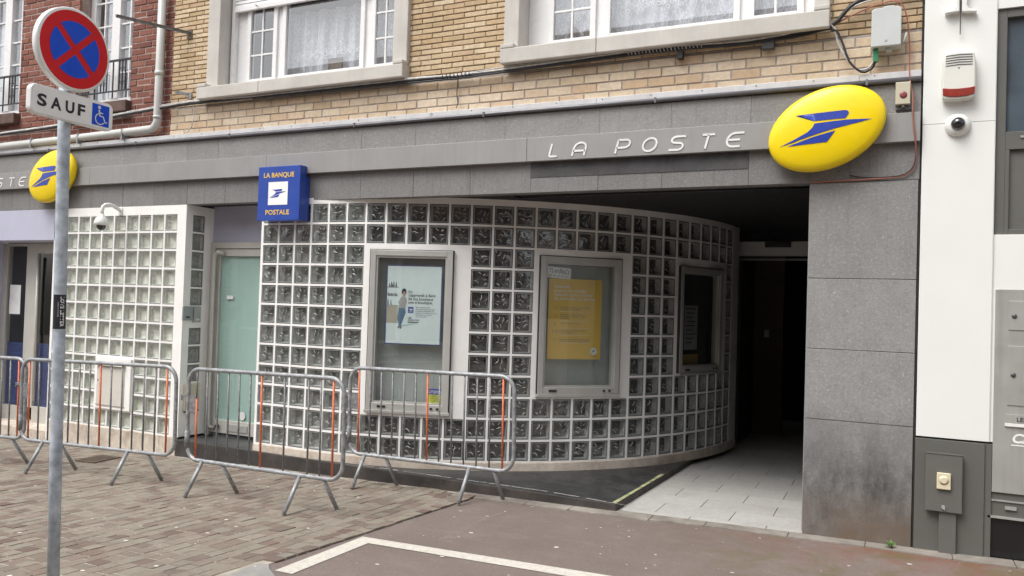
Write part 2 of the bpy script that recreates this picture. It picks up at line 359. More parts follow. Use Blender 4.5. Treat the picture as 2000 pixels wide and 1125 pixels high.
mt['sign_white'] = M('sign_white_film', (.90, .90, .88), .4, var=.04)
mt['sign_alu'] = M('white_sign_casing', (.82, .83, .81), .3, metal=.1, var=.05)
mt['ink'] = M('black_ink', (.02, .022, .03), .5)
mt['poster_blue'] = M('pale_blue_print', (.66, .76, .765), .6, var=.04, vs=2)
mt['navy'] = M('navy_print', (.03, .05, .17), .6)
mt['poster_yel'] = M('yellow_print', (.66, .44, .06), .6, var=.05, vs=2)
mt['paper'] = M('white_paper', (.66, .68, .68), .7)
mt['greytxt'] = M('grey_print', (.12, .14, .16), .7)
mt['skin'] = M('printed_skin', (.40, .24, .17), .7)
mt['denim'] = M('printed_denim', (.07, .16, .26), .7)
mt['sweater'] = M('printed_grey', (.34, .34, .34), .7)
mt['wood'] = M('printed_counter', (.38, .36, .29), .7)
mt['lime'] = M('lime_print', (.55, .58, .05), .6)
mt['iron'] = M('black_iron', (.018, .018, .022), .45)
mt['leaf'] = M('weed_leaf', (.10, .19, .04), .6, var=.3, vs=60)
mt['rust'] = M('rusty_plate', (.13, .095, .07), .7, var=.3, vs=20, bump=.3, bs=90)
mt['gum'] = M('flattened_gum', (.60, .57, .54), .8, var=.15)
mt['wood_dark'] = M('brown_stained_stone', (.12, .075, .06), .8, var=.3, vs=10, bump=.3)
def lace():
    m, n, l, b = newmat('lace_curtain'); out = n['Material Output']
    b.inputs['Base Color'].default_value = (.86, .88, .92, 1); b.inputs['Roughness'].default_value = .9
    tr = n.new('ShaderNodeBsdfTransparent'); mx = n.new('ShaderNodeMixShader')
    v = coords(n, l, (22, 22, 7))
    wv = ramp(n, l, noise(n, l, v, 1.6, 3, .5, 2.2), [(.50, .55), (.56, .95), (.60, .55)])
    l.new(wv, mx.inputs[0]); l.new(tr.outputs[0], mx.inputs[1]); l.new(b.outputs[0], mx.inputs[2]); l.new(mx.outputs[0], out.inputs[0])
    return m
mt['lace'] = lace()
mt['lace_ring'] = M('lace_motif', (.80, .81, .84), .9)
mt['dark_room'] = M('dim_room', (.05, .055, .065), .9)

# ============================================================ GROUND
def sheet(name, pts, dz, mat, kind='structure'):
    mb = MB(); mb.face([(x, y, gz(x)+dz) for x, y in pts]); o = mb.build(name, mat); 
    tag(o, kind=kind); return o
sheet('ground', [(-40, -40), (40, -40), (40, 14), (-40, 14)], 0, mt['asphalt'])
def bx(y): return -3.205 - .125*(-.26-y) if y < -.26 else -3.2    # edge between setts and asphalt
mb = MB(); mb.face([(x, y, gz(x)+.004) for x, y in [(-14, -3.5), (-3.54, -3.5), (-3.54, -2.38), (bx(-2.37)-.02, -2.37), (bx(-1.5)-.02, -1.5), (bx(-.27)-.02, -.27), (-3.2, -.005), (-14, -.005)]])
tag(mb.build('paved_footway', mt['grout']), kind='structure')
mb = MB(); x = -14.0
col = 0
# setts: columns that run away from the wall, widths and lengths jittered
x = 0.0
ws = []
acc = 0
while acc < 11.2:
    wdt = random.choice([.098, .102, .105, .11, .12]); ws.append((acc, wdt)); acc += wdt
for a, wdt in ws:
    y = -.012 - random.random()*.1
    first = True
    while y > -3.4:
        L = random.uniform(.088, .125) if a < .1 else random.choice([.092, .1, .105, .11, .12, .15])*random.uniform(.93, 1.05)
        y1 = y - L
        xr = bx(y) - a - .0; xr1 = bx(y1) - a
        if (y1 < -2.36 and xr1 > -3.535): y = y1; continue
        g = random.uniform(.002, .0055); h = .003 + random.uniform(-.0014, .002)
        if a < .1: h = .010 + random.uniform(-.003, .003); g += .001
        if random.random() < .06: h += .003
        j = lambda: random.uniform(-.003, .003)
        A = [(xr-g+j(), y-g+j()), (xr1-g+j(), y1+g+j()), (xr1-wdt+g+j(), y1+g+j()), (xr-wdt+g+j(), y-g+j())]
        cx_ = sum(p[0] for p in A)/4; cy_ = sum(p[1] for p in A)/4
        T = [((p[0]-cx_)*.97+cx_, (p[1]-cy_)*.97+cy_) for p in A]
        b = len(mb.v)
        tilt = random.uniform(-.0010, .0010)
        mb.v += [(p[0], p[1], gz(p[0])+.0042) for p in A] + [(p[0], p[1], gz(p[0])+.004+h+(tilt if k < 2 else -tilt)) for k, p in enumerate(T)]
        mb.f.append((b+4, b+5, b+6, b+7)); mb.m.append(0); mb.sm.append(False)
        for k in range(4):
            k2 = (k+1) % 4; mb.f.append((b+k, b+k2, b+4+k2, b+4+k)); mb.m.append(0); mb.sm.append(False)
        y = y1
tag(mb.build('paving_setts', mt['sett']), kind='structure')
sheet('concrete_patch', [(-3.545, -3.5), (-3.05, -3.5), (-3.16, -2.9), (-3.27, -2.52), (-3.40, -2.43), (-3.47, -2.36), (-3.545, -2.37)], .008, mt['granite'])
# painted bay line
mb = MB()
for pts in ([(-3.37, -2.42), (-3.335, -1.57), (-3.21, -1.68), (-3.235, -2.42)], [(-3.335, -1.57), (-.8, -1.53), (-.8, -1.665), (-3.21, -1.68)]):
    mb.face([(x, y, gz(x)+.004) for x, y in pts])
tag(mb.build('road_marking', mt['paint_white']), kind='structure')
# pale concrete strip at the foot of the walls
mb = MB(); x = -3.42
while x < 2.5:
    L = random.uniform(.3, .8); x1 = x+L
    yf = lambda q: -.165 if q < -1.3 else (-.115 if q < .2 else -.16)
    yb = lambda q: .01
    b = [(x, yf(x)+random.uniform(-.01, .01)), (x1-.004, yf(x1)+random.uniform(-.01, .01)), (x1-.004, .006), (x, .006)]
    mb.hexa([(p[0], p[1], gz(p[0])-.02) for p in b] + [(p[0], p[1], gz(p[0])+.012) for p in b]); x = x1
tag(mb.build('kerb_strip', mt['kerb'], bev=.004), kind='structure')
# entrance floor tiles
mb = MB(); mb.face([(-2.02, .008, gz(-2.02)+.006), (-.45, .008, gz(-.45)+.006), (-.45, 8.5, gz(-.45)+.006), (-2.02, 8.5, gz(-2.02)+.006)])
tag(mb.build('entrance_floor_bed', mt['black_gap']), kind='structure')
mb = MB(); row = 0; y = .01
while y < 8.3:
    d = .09 if row == 0 else .325
    x = -3.2 + (.29 if row % 2 else 0) + .07
    while x < -.46:
        xa, xb = max(x, -1.97), min(x+.571, -.462)
        if xb > xa + .01:
            mb.hexa([(xa, y, gz(xa)), (xb, y, gz(xb)), (xb, y+d-.0035, gz(xb)), (xa, y+d-.0035, gz(xa)),
                     (xa, y, gz(xa)+.012), (xb, y, gz(xb)+.012), (xb, y+d-.0035, gz(xb)+.012), (xa, y+d-.0035, gz(xa)+.012)])
        x += .577
    y += d; row += 1
tag(mb.build('entrance_floor_tiles', mt['tile']), kind='structure')
# pale scuff on the tarmac
def scuffmat():
    m, n, l, b = newmat('pale_scuff'); out = n['Material Output']; b.inputs['Base Color'].default_value = (.36, .32, .29, 1); b.inputs['Roughness'].default_value = .9
    tr = n.new('ShaderNodeBsdfTransparent'); mx = n.new('ShaderNodeMixShader')
    l.new(ramp(n, l, noise(n, l, coords(n, l), 22, 6, .7), [(.42, 0), (.75, .75)]), mx.inputs[0]); l.new(tr.outputs[0], mx.inputs[1]); l.new(b.outputs[0], mx.inputs[2]); l.new(mx.outputs[0], out.inputs[0]); return m
mb = MB(); cl_ = [(-2.78, -1.40, .06), (-2.80, -1.15, .035), (-2.81, -.9, .02), (-2.79, -.6, .014), (-2.74, -.38, .012)]
for (xa, ya, wa), (xb, yb_, wb) in zip(cl_, cl_[1:]): mb.face([(xa-wa, ya, gz(xa)+.003), (xa+wa, ya, gz(xa)+.003), (xb+wb, yb_, gz(xb)+.003), (xb-wb, yb_, gz(xb)+.003)])
tag(mb.build('scuff_mark', scuffmat()), kind='structure')
# chewing gum spots
mb = MB()
for k in range(230):
    x = random.uniform(-5.6, 1.5) if k % 4 else random.uniform(-9, -4); y = random.uniform(-3.6, -.2) if k % 3 else -.2-abs(random.gauss(0, .5))
    r = .004+.016*random.random()**2.2; e = random.uniform(.5, 1)
    on = x < bx(y)
    z = gz(x) + (.0085 if on else .0045); ph = random.random()*6
    mb.face([(x+r*random.uniform(.7, 1.1)*math.cos(t*math.pi/4+ph), y+e*r*random.uniform(.7, 1.1)*math.sin(t*math.pi/4+ph), z+.001) for t in range(8)])
tag(mb.build('gum_spots', mt['gum']), kind='stuff')
o = MB(); o.prism([(-.13, -.17), (.13, -.17), (.13, .17), (-.13, .17)], (-7.38, -.58, gz(-7.38)+.022), (1, .1, 0), (-.1, 1, 0), (0, 0, -.02))
for k in range(6): o.box(-7.48+k*.036, -7.46+k*.036, -.72, -.45, gz(-7.4)+.022, gz(-7.4)+.026)
tag(o.build('utility_cover', mt['rust']), 'small brown metal utility cover set in the paving before the left glass block wall', 'cover')
# weed
wd = thing('weed', (.03, -.09, gz(0)+.012), 'small bright green weed growing at the foot of the grey stone pillar', 'plant')
mb = MB()
for k in range(11):
    a = random.random()*6.28; r = random.uniform(.015, .045); h = random.uniform(.012, .05)
    c = Vector((.03+r*math.cos(a), -.09+r*math.sin(a)*.7, gz(0)+.012+h)); d = Vector((math.cos(a), math.sin(a), .4)).normalized()*.022
    s_ = Vector((-math.sin(a), math.cos(a), 0))*.012
    mb.face([c-d, c-d*.2+s_, c+d, c-d*.2-s_])
    mb.tube([(.03, -.09, gz(0)+.012), tuple(c-d)], .0012, 4)
mb.build('leaves', mt['leaf'], wd, fix=False)

# ============================================================ POST OFFICE BUILDING
PO = thing('post_office', (-3.5, 0, 0), 'post office with yellow brick upper storey, grey stone fascia and curved glass block wall', 'building')
def bricks(mb, x0, x1, z0, z1, yf, L, H, jx, jz, jit=.0025, holes=(), half=.5, depth=.03, rowrand=False):
    z = z0; r = 0
    while z < z1-.01:
        zt = min(z+H, z1)
        off = (L+jx)*(half if r % 2 else 0)
        if rowrand: off = (L+jx)*random.random()
        x = x0 - off
        while x < x1:
            a, b = max(x, x0), min(x+L, x1)
            segs = [(a, b)]
            for hx0, hx1, hz0, hz1 in holes:
                if zt > hz0+.01 and z < hz1-.01:
                    ns = []
                    for p, q in segs:
                        if q <= hx0 or p >= hx1: ns.append((p, q))
                        else:
                            if p < hx0-.015: ns.append((p, hx0))
                            if q > hx1+.015: ns.append((hx1, q))
                    segs = ns
            for p, q in segs:
                if q-p > .015:
                    y = yf + random.uniform(-jit, jit); e = random.uniform(-.0012, .0012)
                    t = .0035
                    P = [(p, y+.006, z), (q, y+.006, z), (q, yf+depth, z), (p, yf+depth, z)]
                    b0 = len(mb.v)
                    A = [(p, yf+depth, z), (q, yf+depth, z), (q, yf+depth, zt), (p, yf+depth, zt)]
                    B = [(p, y+t, z), (q, y+t, z), (q, y+t, zt+e), (p, y+t, zt+e)]
                    D = [(p+t, y, z+t), (q-t, y, z+t+e), (q-t, y, zt-t+e), (p+t, y, zt-t)]
                    mb.v += A+B+D
                    mb.f.append((b0+8, b0+9, b0+10, b0+11)); mb.m.append(0); mb.sm.append(False)
                    for s0, s1 in ((0, 4), (4, 8)):
                        for k in range(4):
                            k2 = (k+1) % 4; mb.f.append((b0+s0+k, b0+s0+k2, b0+s1+k2, b0+s1+k)); mb.m.append(0); mb.sm.append(False)
            x += L+jx
        z += H+jz; r += 1
W1 = (-6.51, -4.30, 3.83, 5.15); W2 = (-2.99, -.57, 3.85, 5.15)
holes = [W1, W2]
BY = .03
mb = MB(); bricks(mb, -7.24, .155, 3.657, 6.1, BY, .216, .0405, .007, .0090, holes=[(a-.015, b+.015, c-.03, d) for a, b, c, d in holes])
ub = mb.build('brick_wall', mt['brick_y'], PO, fix=False)
mb = MB(); bricks(mb, -7.24, .155, 3.335, 3.65, BY, .21, .066, .011, .011, holes=[])
mb.build('brick_band', mt['brick_band'], PO, fix=False)
mb = MB()
def wall_with_holes(mb, x0, x1, z0, z1, y0, y1, hs, mi=0):
    xs = sorted({x0, x1, *[h[0] for h in hs], *[h[1] for h in hs]}); zs = sorted({z0, z1, *[h[2] for h in hs], *[h[3] for h in hs]})
    for a, b in zip(xs, xs[1:]):
        for c, d in zip(zs, zs[1:]):
            mx_, mz_ = (a+b)/2, (c+d)/2
            if any(h[0] < mx_ < h[1] and h[2] < mz_ < h[3] for h in hs): continue
            mb.box(a, b, y0, y1, c, d, mi)
wall_with_holes(mb, -7.24, .155, 3.652, 6.1, BY+.0085, .34, [(a-.012, b+.012, c-.012, d+.012) for a, b, c, d in holes])
mb.build('wall_joints', mt['mortar_dark'], PO)
mb = MB(); mb.box(-7.24, .155, BY+.006, .34, 3.27, 3.652); mb.build('band_joints', mt['mortar_grey'], PO)
# parapet / roof far above the picture
mb = MB(); mb.box(-14, .155, .02, 9, 6.1, 6.25); mb.build('roof', mt['dress'], PO)
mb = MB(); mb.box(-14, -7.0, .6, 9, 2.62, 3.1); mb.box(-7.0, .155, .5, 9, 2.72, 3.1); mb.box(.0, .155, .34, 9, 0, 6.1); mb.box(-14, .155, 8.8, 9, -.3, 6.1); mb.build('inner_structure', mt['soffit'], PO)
# stone fascia: two courses of slabs
topj = [-14, -13.1, -12.3, -11.5, -10.6, -9.8, -8.95, -7.92, -7.41, -6.93, -6.48, -5.55, -4.63, -4.025, -3.1, -2.226, -1.624, -1.007, -.3, .152]
lowj = [-14, -13.2, -12.4, -11.6, -10.7, -9.9, -9.1, -8.45, -7.91, -7.42, -6.91, -6.36, -5.3, -4.625, -4.03, -3.43, -2.836, -2.226, -1.687, -1.014, -.57, .152]
mb = MB()
for a, b in zip(topj, topj[1:]): mb.box(a+.0008, b-.0008, random.uniform(-.001, .001), .12, 2.99, 3.262)
mb.build('fascia_slab', mt['stone'], PO, bev=.001, seg=1)
mb = MB()
for a, b in zip(lowj, lowj[1:]): mb.box(a+.0009, b-.0009, random.uniform(-.001, .001), .12, 2.577, 2.986)
mb.build('fascia_slab', mt['stone_low'], PO, bev=.002, seg=1)
mb = MB(); mb.box(-14, .152, .02, .1, 2.59, 3.25); mb.build('fascia_core', mt['black_gap'], PO)
# a long dark patch of old sign adhesive under the band
mb = MB(); mb.box(-2.84, -1.02, -.0045, 0, 2.705, 2.837); mb.build('stain_panel', M('dark_stain', (.060, .058, .062), .7, var=.45, vs=4, streak=.6, bump=.2, dirt=(.13, .125, .12), dirtamt=.6, speck=.5, speckcol=(.3, .3, .3)), PO)
mb = MB(); bj = [-14, -12.3, -9.8, -8.416, -5.765, -2.86, -.5, .15]
for a, b in zip(bj, bj[1:]): mb.box(a+.001, b-.001, -.052, -.003, 2.838, 3.042)
mb.build('metal_band', mt['band'], PO, bev=.003)
mb = MB()
x = -10.6
while x < .15:
    x1 = min(x+random.choice([1.15, 1.6, 2.0]), .15)
    mb.box(x+.001, x1-.001, -.022, .04, 3.300, 3.345); x = x1
mb.build('flashing', mt['flash'], PO, bev=.002)
mb = MB(); mb.tube([(-10.6, -.02, 3.285), (-6, -.022, 3.281), (-3, -.02, 3.286), (.15, -.02, 3.283)], .016, 8)
for x in [-9.2, -7.7, -6.3, -4.7, -3.3, -1.75, -.2]: mb.box(x-.008, x+.008, -.04, -.002, 3.262, 3.304)
mb.build('conduit', mt['pipe_grey'], PO)
for i in range(26):
    mb = MB(); mb.lathe([(.005, 0), (.004, .004)], (-10.4+i*.41, -.0225, 3.330), (0, -1, 0), 8); mb.build('screw', mt['pipe_grey'], PO)
# soffit
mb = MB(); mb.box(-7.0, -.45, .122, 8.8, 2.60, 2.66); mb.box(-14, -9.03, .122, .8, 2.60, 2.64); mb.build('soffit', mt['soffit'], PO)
mb = MB(); mb.tube([(-3.15, .35, 2.585), (-2.5, .26, 2.583), (-1.3, .27, 2.583), (-.58, .27, 2.583)], .008, 6)
for x in (-3.1, -2.6, -1.95, -1.3, -.85): mb.box(x-.008, x+.008, .24, .36 if x < -3 else .29, 2.58, 2.6)
mb.build('soffit_cable', mt['cable_black'], PO)
# right stone pillar
mb = MB()
for a, b in ((-.03, .844), (.8475, 1.3565), (1.36, 1.872), (1.8755, 2.574)): mb.box(-.567, .145, random.uniform(-.002, .002), .35, a, b)
mb.build('pillar', mt['stone_pillar'], PO, bev=.002, seg=1)
mb = MB(); mb.box(-.565, .15, .02, .34, -.03, 2.577); mb.build('pillar_joint', mt['black_gap'], PO)
mb = MB(); mb.box(-.574, -.5675, .02, .06, .02, 2.575); mb.build('pillar_edge_trim', mt['band'], PO)
# passage side wall, end wall and automatic door
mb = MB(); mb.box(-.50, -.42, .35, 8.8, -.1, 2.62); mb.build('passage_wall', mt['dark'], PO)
mb = MB(); mb.box(-1.74, -.50, 3.80, 3.90, 2.30, 2.475); mb.build('door_header', M('door_header_grey', (.66, .65, .61), .5, var=.04), PO, bev=.006)
mb = MB(); mb.box(-1.41, -1.11, 3.75, 3.80, 2.40, 2.46); mb.build('door_sensor', mt['black_plastic'], PO, bev=.006)
mb = MB(); mb.box(-1.74, -.50, 3.83, 3.90, 2.475, 2.60)
for k in range(5): mb.lathe([(.05, 0), (.05, .12)], (-1.62+k*.25, 3.86, 2.59), (1, 0, 0), 10)
mb.build('shutter_box', mt['dark'], PO)
mb = MB(); mb.box(-1.80, -1.735, 3.78, 3.92, -.04, 2.5); mb.box(-1.735, -.5, 3.84, 3.87, 2.245, 2.27)
mb.tube([(-1.72, 3.72, .0), (-1.72, 3.72, 2.2)], .012, 8); mb.build('door_frame', M('inner_frame', (.30, .30, .29), .5), PO)
mb = MB(); mb.box(-1.78, -1.70, 3.92, 5.6, -.05, 2.6); mb.box(-1.70, -1.32, 5.0, 5.1, -.05, 2.6); mb.build('inner_wall', mt['brownwall'], PO)
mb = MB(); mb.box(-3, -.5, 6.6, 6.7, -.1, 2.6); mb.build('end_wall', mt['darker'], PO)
mb = MB(); mb.box(-1.9, -1.8, 3.2, 3.92, -.05, 2.6); mb.build('door_jamb', mt['darker'], PO)
mb = MB(); mb.box(-1.56, -1.50, 4.98, 5.0, 1.28, 1.38); mb.build('switch_plate', M('switch_white', (.4, .4, .38), .5), PO)
# step ledge of black stone
LZ = .052
mb = MB()
top = [(-6.904, -.035), (-1.978, -.035), (-1.93, 1.40), (-1.90, 2.3), (-1.95, 3.0), (-4, 2.2), (-5.0, .5), (-6.904, .5)]
def lz(x): return LZ if x < -2.6 else LZ - .02*(x+2.6)/.63
n_ = len(top); b0 = len(mb.v)
mb.v += [(x, y, lz(x)) for x, y in top] + [(x, y, -.25) for x, y in top]
mb.f.append(tuple(range(n_))); mb.m.append(0); mb.sm.append(False)
for i in range(n_):
    j = (i+1) % n_; mb.f.append((b0+i, b0+j, b0+n_+j, b0+n_+i)); mb.m.append(1); mb.sm.append(False)
mb.build('stone_ledge', [mt['ledge'], mt['ledge_front']], PO, bev=.006)
mb = MB()
y = -.02
while y < 1.34:
    L = random.uniform(.12, .4); y1 = min(y+L, 1.36); x0 = -1.975+.0321*y; x1 = -1.975+.0321*y1
    q = random.uniform(.034, .05)
    mb.face([(x0-.006, y, lz(x0)+.003), (x0-q, y+.01, lz(x0)+.003), (x1-q*.9, y1-.005, lz(x1)+.003), (x1-.006, y1-.008, lz(x1)+.003)]); y = y1+.006
mb.build('edge_strip', mt['yellow_tape'], PO)
mb = MB(); x = -4.5
while x < -2.05:
    L = random.uniform(.05, .3); w_ = random.uniform(.006, .014)
    mb.face([(x, -.030, lz(x)+.0025), (x+L, -.030, lz(x+L)+.0025), (x+L-.01, -.030+w_, lz(x+L)+.0025), (x+.01, -.030+w_*.8, lz(x)+.0025)]); x += L+random.choice([.004, .01, .05])
mb.build('worn_edge', mt['gum'], PO)

# ---- glass block walls
RIBS = [[(.18, .62), (.34, .66), (.44, .58), (.56, .56)], [(.34, .95), (.42, .84), (.52, .76)], [(.82, .93), (.74, .82), (.66, .76)], [(.62, .50), (.74, .49), (.86, .52)],
        [(.08, .36), (.22, .40), (.34, .30), (.42, .16)], [(.70, .10), (.76, .22), (.90, .30)]]
def glass_wall(P, rects, cells, parent, pane_m, back_m, name='glass_block_wall', step=.06, side_m=None, depth=.085, ribr=.0046, seam=None, g=.0102, back_fn=None):
    """P(s,z,d) -> point; rects solid areas; cells block cells (s0,s1,z0,z1)"""
    mb = MB()
    for s0, s1, z0, z1 in rects:
        n = max(1, int(math.ceil((s1-s0)/step)))
        for i in range(n):
            a = s0+(s1-s0)*i/n; b = s0+(s1-s0)*(i+1)/n
            mb.face([P(a, z0, 0), P(b, z0, 0), P(b, z1, 0), P(a, z1, 0)])
    for s0, s1, z0, z1 in cells:
        a, b, c, d = s0+g, s1-g, z0+g, z1-g
        o = [(s0, z0), (s1, z0), (s1, z1), (s0, z1)]; i_ = [(a, c), (b, c), (b, d), (a, d)]
        for k in range(4):
            k2 = (k+1) % 4
            mb.face([P(*o[k], 0), P(*o[k2], 0), P(*i_[k2], 0), P(*i_[k], 0)])
            mb.face([P(*i_[k], 0), P(*i_[k2], 0), P(*i_[k2], .014), P(*i_[k], .014)])
    w_ = mb.build(name, mt['paintwall'], parent, fix=False)
    mb = MB()
    for s0, s1, z0, z1 in cells:
        def ring(e, d): return [P(s0+e, z0+e, d), P(s1-e, z0+e, d), P(s1-e, z1-e, d), P(s0+e, z1-e, d)]
        es = [(g, .012), (g+.006, .010), (g+.009, .005), (g+.014, .005), (g+.017, .009)]
        rg = [ring(*e) for e in es]
        for (r1, r2), mi in zip(zip(rg, rg[1:]), (3, 3, 4, 3)):
            for k in range(4):
                k2 = (k+1) % 4; mb.face([r1[k], r1[k2], r2[k2], r2[k]], mi)
        # pane split into a small grid so that it can be pillowed
        e = g+.017; N = 4; G = {}
        for i in range(N+1):
            for j in range(N+1):
                u, v = i/N, j/N
                dd = .009 - .004*math.sin(math.pi*u)*math.sin(math.pi*v)
                G[i, j] = P(s0+e+(s1-s0-2*e)*u, z0+e+(z1-z0-2*e)*v, dd)
        for i in range(N):
            for j in range(N): mb.face([G[i, j], G[i+1, j], G[i+1, j+1], G[i, j+1]], 0, True)
        f_ = ring(g+.012, .011); bk = ring(g+.016, depth)
        for k in range(4):
            k2 = (k+1) % 4; mb.face([f_[k], f_[k2], bk[k2], bk[k]], 1)
        # curved ribs inside the glass, pale to paint in its curvy highlights
        rot = random.choice([0, 0, 0, 1, 2]); w_s, h_s = s1-s0-2*e, z1-z0-2*e
        for rb in RIBS:
            if random.random() < .22: continue
            dx, dz = random.uniform(-.05, .05), random.uniform(-.05, .05); pts = []
            for u, v in rb:
                u, v = u+dx, v+dz
                if rot == 1: u = 1-u
                if rot == 2: u, v = v, 1-u
                u = min(.95, max(.05, u)); v = min(.95, max(.05, v))
                pts.append(P(s0+e+w_s*u, z0+e+h_s*v, .0125))
            n_p = len(pts); q = ribr*random.uniform(.45, 1.15)
            mb.tube(pts, [q*(.35 if i in (0, n_p-1) else 1) for i in range(n_p)], 5, 5)
        mb.face(bk, 6 if back_fn and back_fn(s0) else 2)
    o = mb.build('glass_blocks', [pane_m, side_m or mt['block_side'], back_m, seam or mt['block_rim_d'], mt['block_rim'], mt['rib'], mt['block_back_grey']], w_, fix=False, merge=False)
    return w_
# curved wall
CX, CR = -5.2, 3.55
def PC(s, z, d):
    if s <= 0: return (CX+s, d, z)
    t = s/CR; return (CX+(CR-d)*math.sin(t), CR-(CR-d)*math.cos(t), z)
PIT = .2065; HZ = .2025; ZT = 2.55
S = lambda k: k*PIT
Z = lambda j: ZT - HZ*j
wins = [(3, 8, 2, 10, .690, 1.495, .575, 2.092), (11, 16, 2, 9, 2.318, 3.175, .768, 2.084), (19, 24, 2, 8, 3.96, 4.795, .952, 2.066)]
cells = []; 
for k in range(-3, 25):
    for j in range(12):
        if any(a <= k < b and c <= j < d for a, b, c, d, *_ in wins): continue
        cells.append((S(k), S(k+1), Z(j+1), Z(j)))
rects = [(-.64, S(-3), Z(12), ZT), (-.64, 5.45, ZT, 2.60), (S(25), 5.45, Z(12), ZT)]
for a, b, c, d, h0, h1, z0, z1 in wins:
    rects += [(S(a), h0, Z(d), Z(c)), (h1, S(b), Z(d), Z(c)), (h0, h1, Z(d), z0), (h0, h1, z1, Z(c))]
cw = glass_wall(PC, rects, cells, PO, mt['block_pane'], mt['block_back'], back_fn=lambda q: q < S(3)-.01)
tag(cw, 'curved glass block wall')
mb = MB()
def band(mb, s0, s1, z0, z1, d0, d1, mi=0, step=.06):
    n = int((s1-s0)/step)+1
    for i in range(n):
        a = s0+(s1-s0)*i/n; b = s0+(s1-s0)*(i+1)/n
        mb.face([PC(a, z0, d0), PC(b, z0, d0), PC(b, z1, d1), PC(a, z1, d1)], mi)
band(mb, -.64, 5.45, .03, .112, -.012, -.006); band(mb, -.64, 5.45, .112, .1201, -.006, .0)
mb.face([(-5.84, -.012, .03), (-5.84, .37, .03), (-5.84, .37, .115), (-5.84, -.006, .112)])
mb.build('wall_base', mt['base_beige'], cw, fix=False)
mb = MB(); mb.face([(-5.84, 0, .115), (-5.84, .40, .115), (-5.84, .40, 2.60), (-5.84, 0, 2.60)]); mb.box(-5.84, -5.8, .40, .6, 0, 2.6)
mb.build('end_return', mt['paintwall'], cw, fix=False)
# solid backing so that no daylight leaks behind the blocks
mb = MB(); band(mb, -.6, 5.45, -.02, 2.6, .30, .30); mb.build('backing', mt['darker'], cw, fix=False)

# left flat wall
LX = -7.028; LP = .2015; LT = 2.487
def PL(s, z, d): return (s, d, z)
lcells = []; 
for k in range(10):
    for j in range(12):
        if 3 <= k < 6 and 8 <= j < 11: continue
        lcells.append((LX-LP*(k+1), LX-LP*k, LT-LP*(j+1), LT-LP*j))
xl = LX-10*LP
lrects = [(LX, -6.906, .02, 2.577), (xl, LX, LT, 2.577), (LX-6*LP, LX-3*LP, LT-11*LP, LT-8*LP)]
lw_ = glass_wall(PL, lrects, lcells, PO, mt['block_pane_l'], mt['block_back_pale'], side_m=mt['block_side_l'], depth=.05, ribr=.0024, seam=mt['block_seam_l'], g=.0105)
tag(lw_, 'flat glass block wall with pale blocks')
mb = MB()
# broken render at the foot
xs_ = [xl + (-6.906-xl)*i/40 for i in range(41)]
for a, b in zip(xs_, xs_[1:]): mb.face([(a, -.010, -.24), (b, -.010, -.24), (b, -.010+random.uniform(0, .006), .062), (a, -.010+random.uniform(0, .006), .062)])
for a, b in zip(xs_, xs_[1:]): mb.face([(a, -.006, .062), (b, -.006, .062), (b, .0, .0695), (a, .0, .0695)])
mb.face([(-6.906, -.01, -.24), (-6.906, .4, -.24), (-6.906, .4, .069), (-6.906, -.01, .069)])
mb.build('wall_base', mt['base_beige'], lw_, fix=False)
mb = MB(); mb.box(xl, -6.95, .1, .14, -.2, 2.6); mb.box(xl-.03, xl, 0, .36, -.2, 2.577); mb.build('backing', mt['paintwall'], lw_)
# return wall beside the door with one column of blocks
XR = -6.906
def PR(s, z, d): return (XR-d, s, z)
rc = [(.085, .275, LT-LP*(j+1), LT-LP*j) for j in range(5)] + [(.085, .275, 1.252-LP*(j+1), 1.252-LP*j) for j in range(3)]
rr_ = [(0, .085, .05, 2.577), (.275, .40, .05, 2.577), (.085, .275, LT, 2.577), (.085, .275, 1.252, LT-5*LP), (.085, .275, .05, 1.252-3*LP)]
rw = glass_wall(PR, rr_, rc, PO, mt['block_pane_l'], M('glass_block_back_mid', (.30, .31, .28), .6, var=.3, vs=14), depth=.05, ribr=.002)
# access door with frosted glass
dr = MB()
for a, b, c, d in ((-6.906, -6.84, .055, 2.20), (-6.84, -5.84, 2.13, 2.20)): dr.box(a, b, .36, .44, c, d)
dfr = dr.build('side_door_frame', mt['doorframe'], PO, bev=.004)
mb = MB(); mb.box(-6.835, -6.775, .375, .42, .09, 2.125); mb.box(-6.775, -5.9, .375, .42, 2.045, 2.125); mb.box(-6.775, -5.9, .375, .42, .09, .235); mb.box(-5.9, -5.84, .375, .42, .09, 2.125)
sdo = mb.build('side_door', mt['doorframe'], PO, bev=.004)
mb = MB(); mb.pane(-6.775, -5.9, .392, .235, 2.045); mb.build('pane', mt['glass_door'], sdo, fix=False)
mb = MB(); mb.box(-6.775, -5.9, .405, .41, .235, 2.045); mb.build('frosted_film', mt['frosted'], sdo)
mb = MB(); mb.tube([(-6.70, .36, 2.07), (-6.77, .335, 2.09), (-6.805, .325, 2.06), (-6.812, .325, 1.95), (-6.812, .325, .20), (-6.80, .34, .15), (-6.76, .37, .14)], .021, 10); mb.build('pull_bar', mt['doorframe'], sdo)
mb = MB(); mb.box(-6.56, -6.28, .365, .374, .12, .20); mb.build('letter_flap', mt['steel'], sdo, bev=.003)
mb = MB(); mb.lathe([(.045, 0), (.045, .002)], (-6.38, .389, .30), (0, -1, 0), 20); mb.build('round_sticker', mt['paper'], sdo)
mb = MB(); mb.lathe([(.022, 0), (.018, .03)], (-6.70, .36, .165), (0, -1, 0), 12); mb.build('floor_lock', mt['black_plastic'], sdo)
mb = MB(); mb.box(-6.906, -5.84, .39, .44, 2.20, 2.60); mb.build('lilac_panel', mt['lilac'], PO)
tg = MB(); tg.box(-6.665, -6.575, .386, .391, 1.57, 1.61)
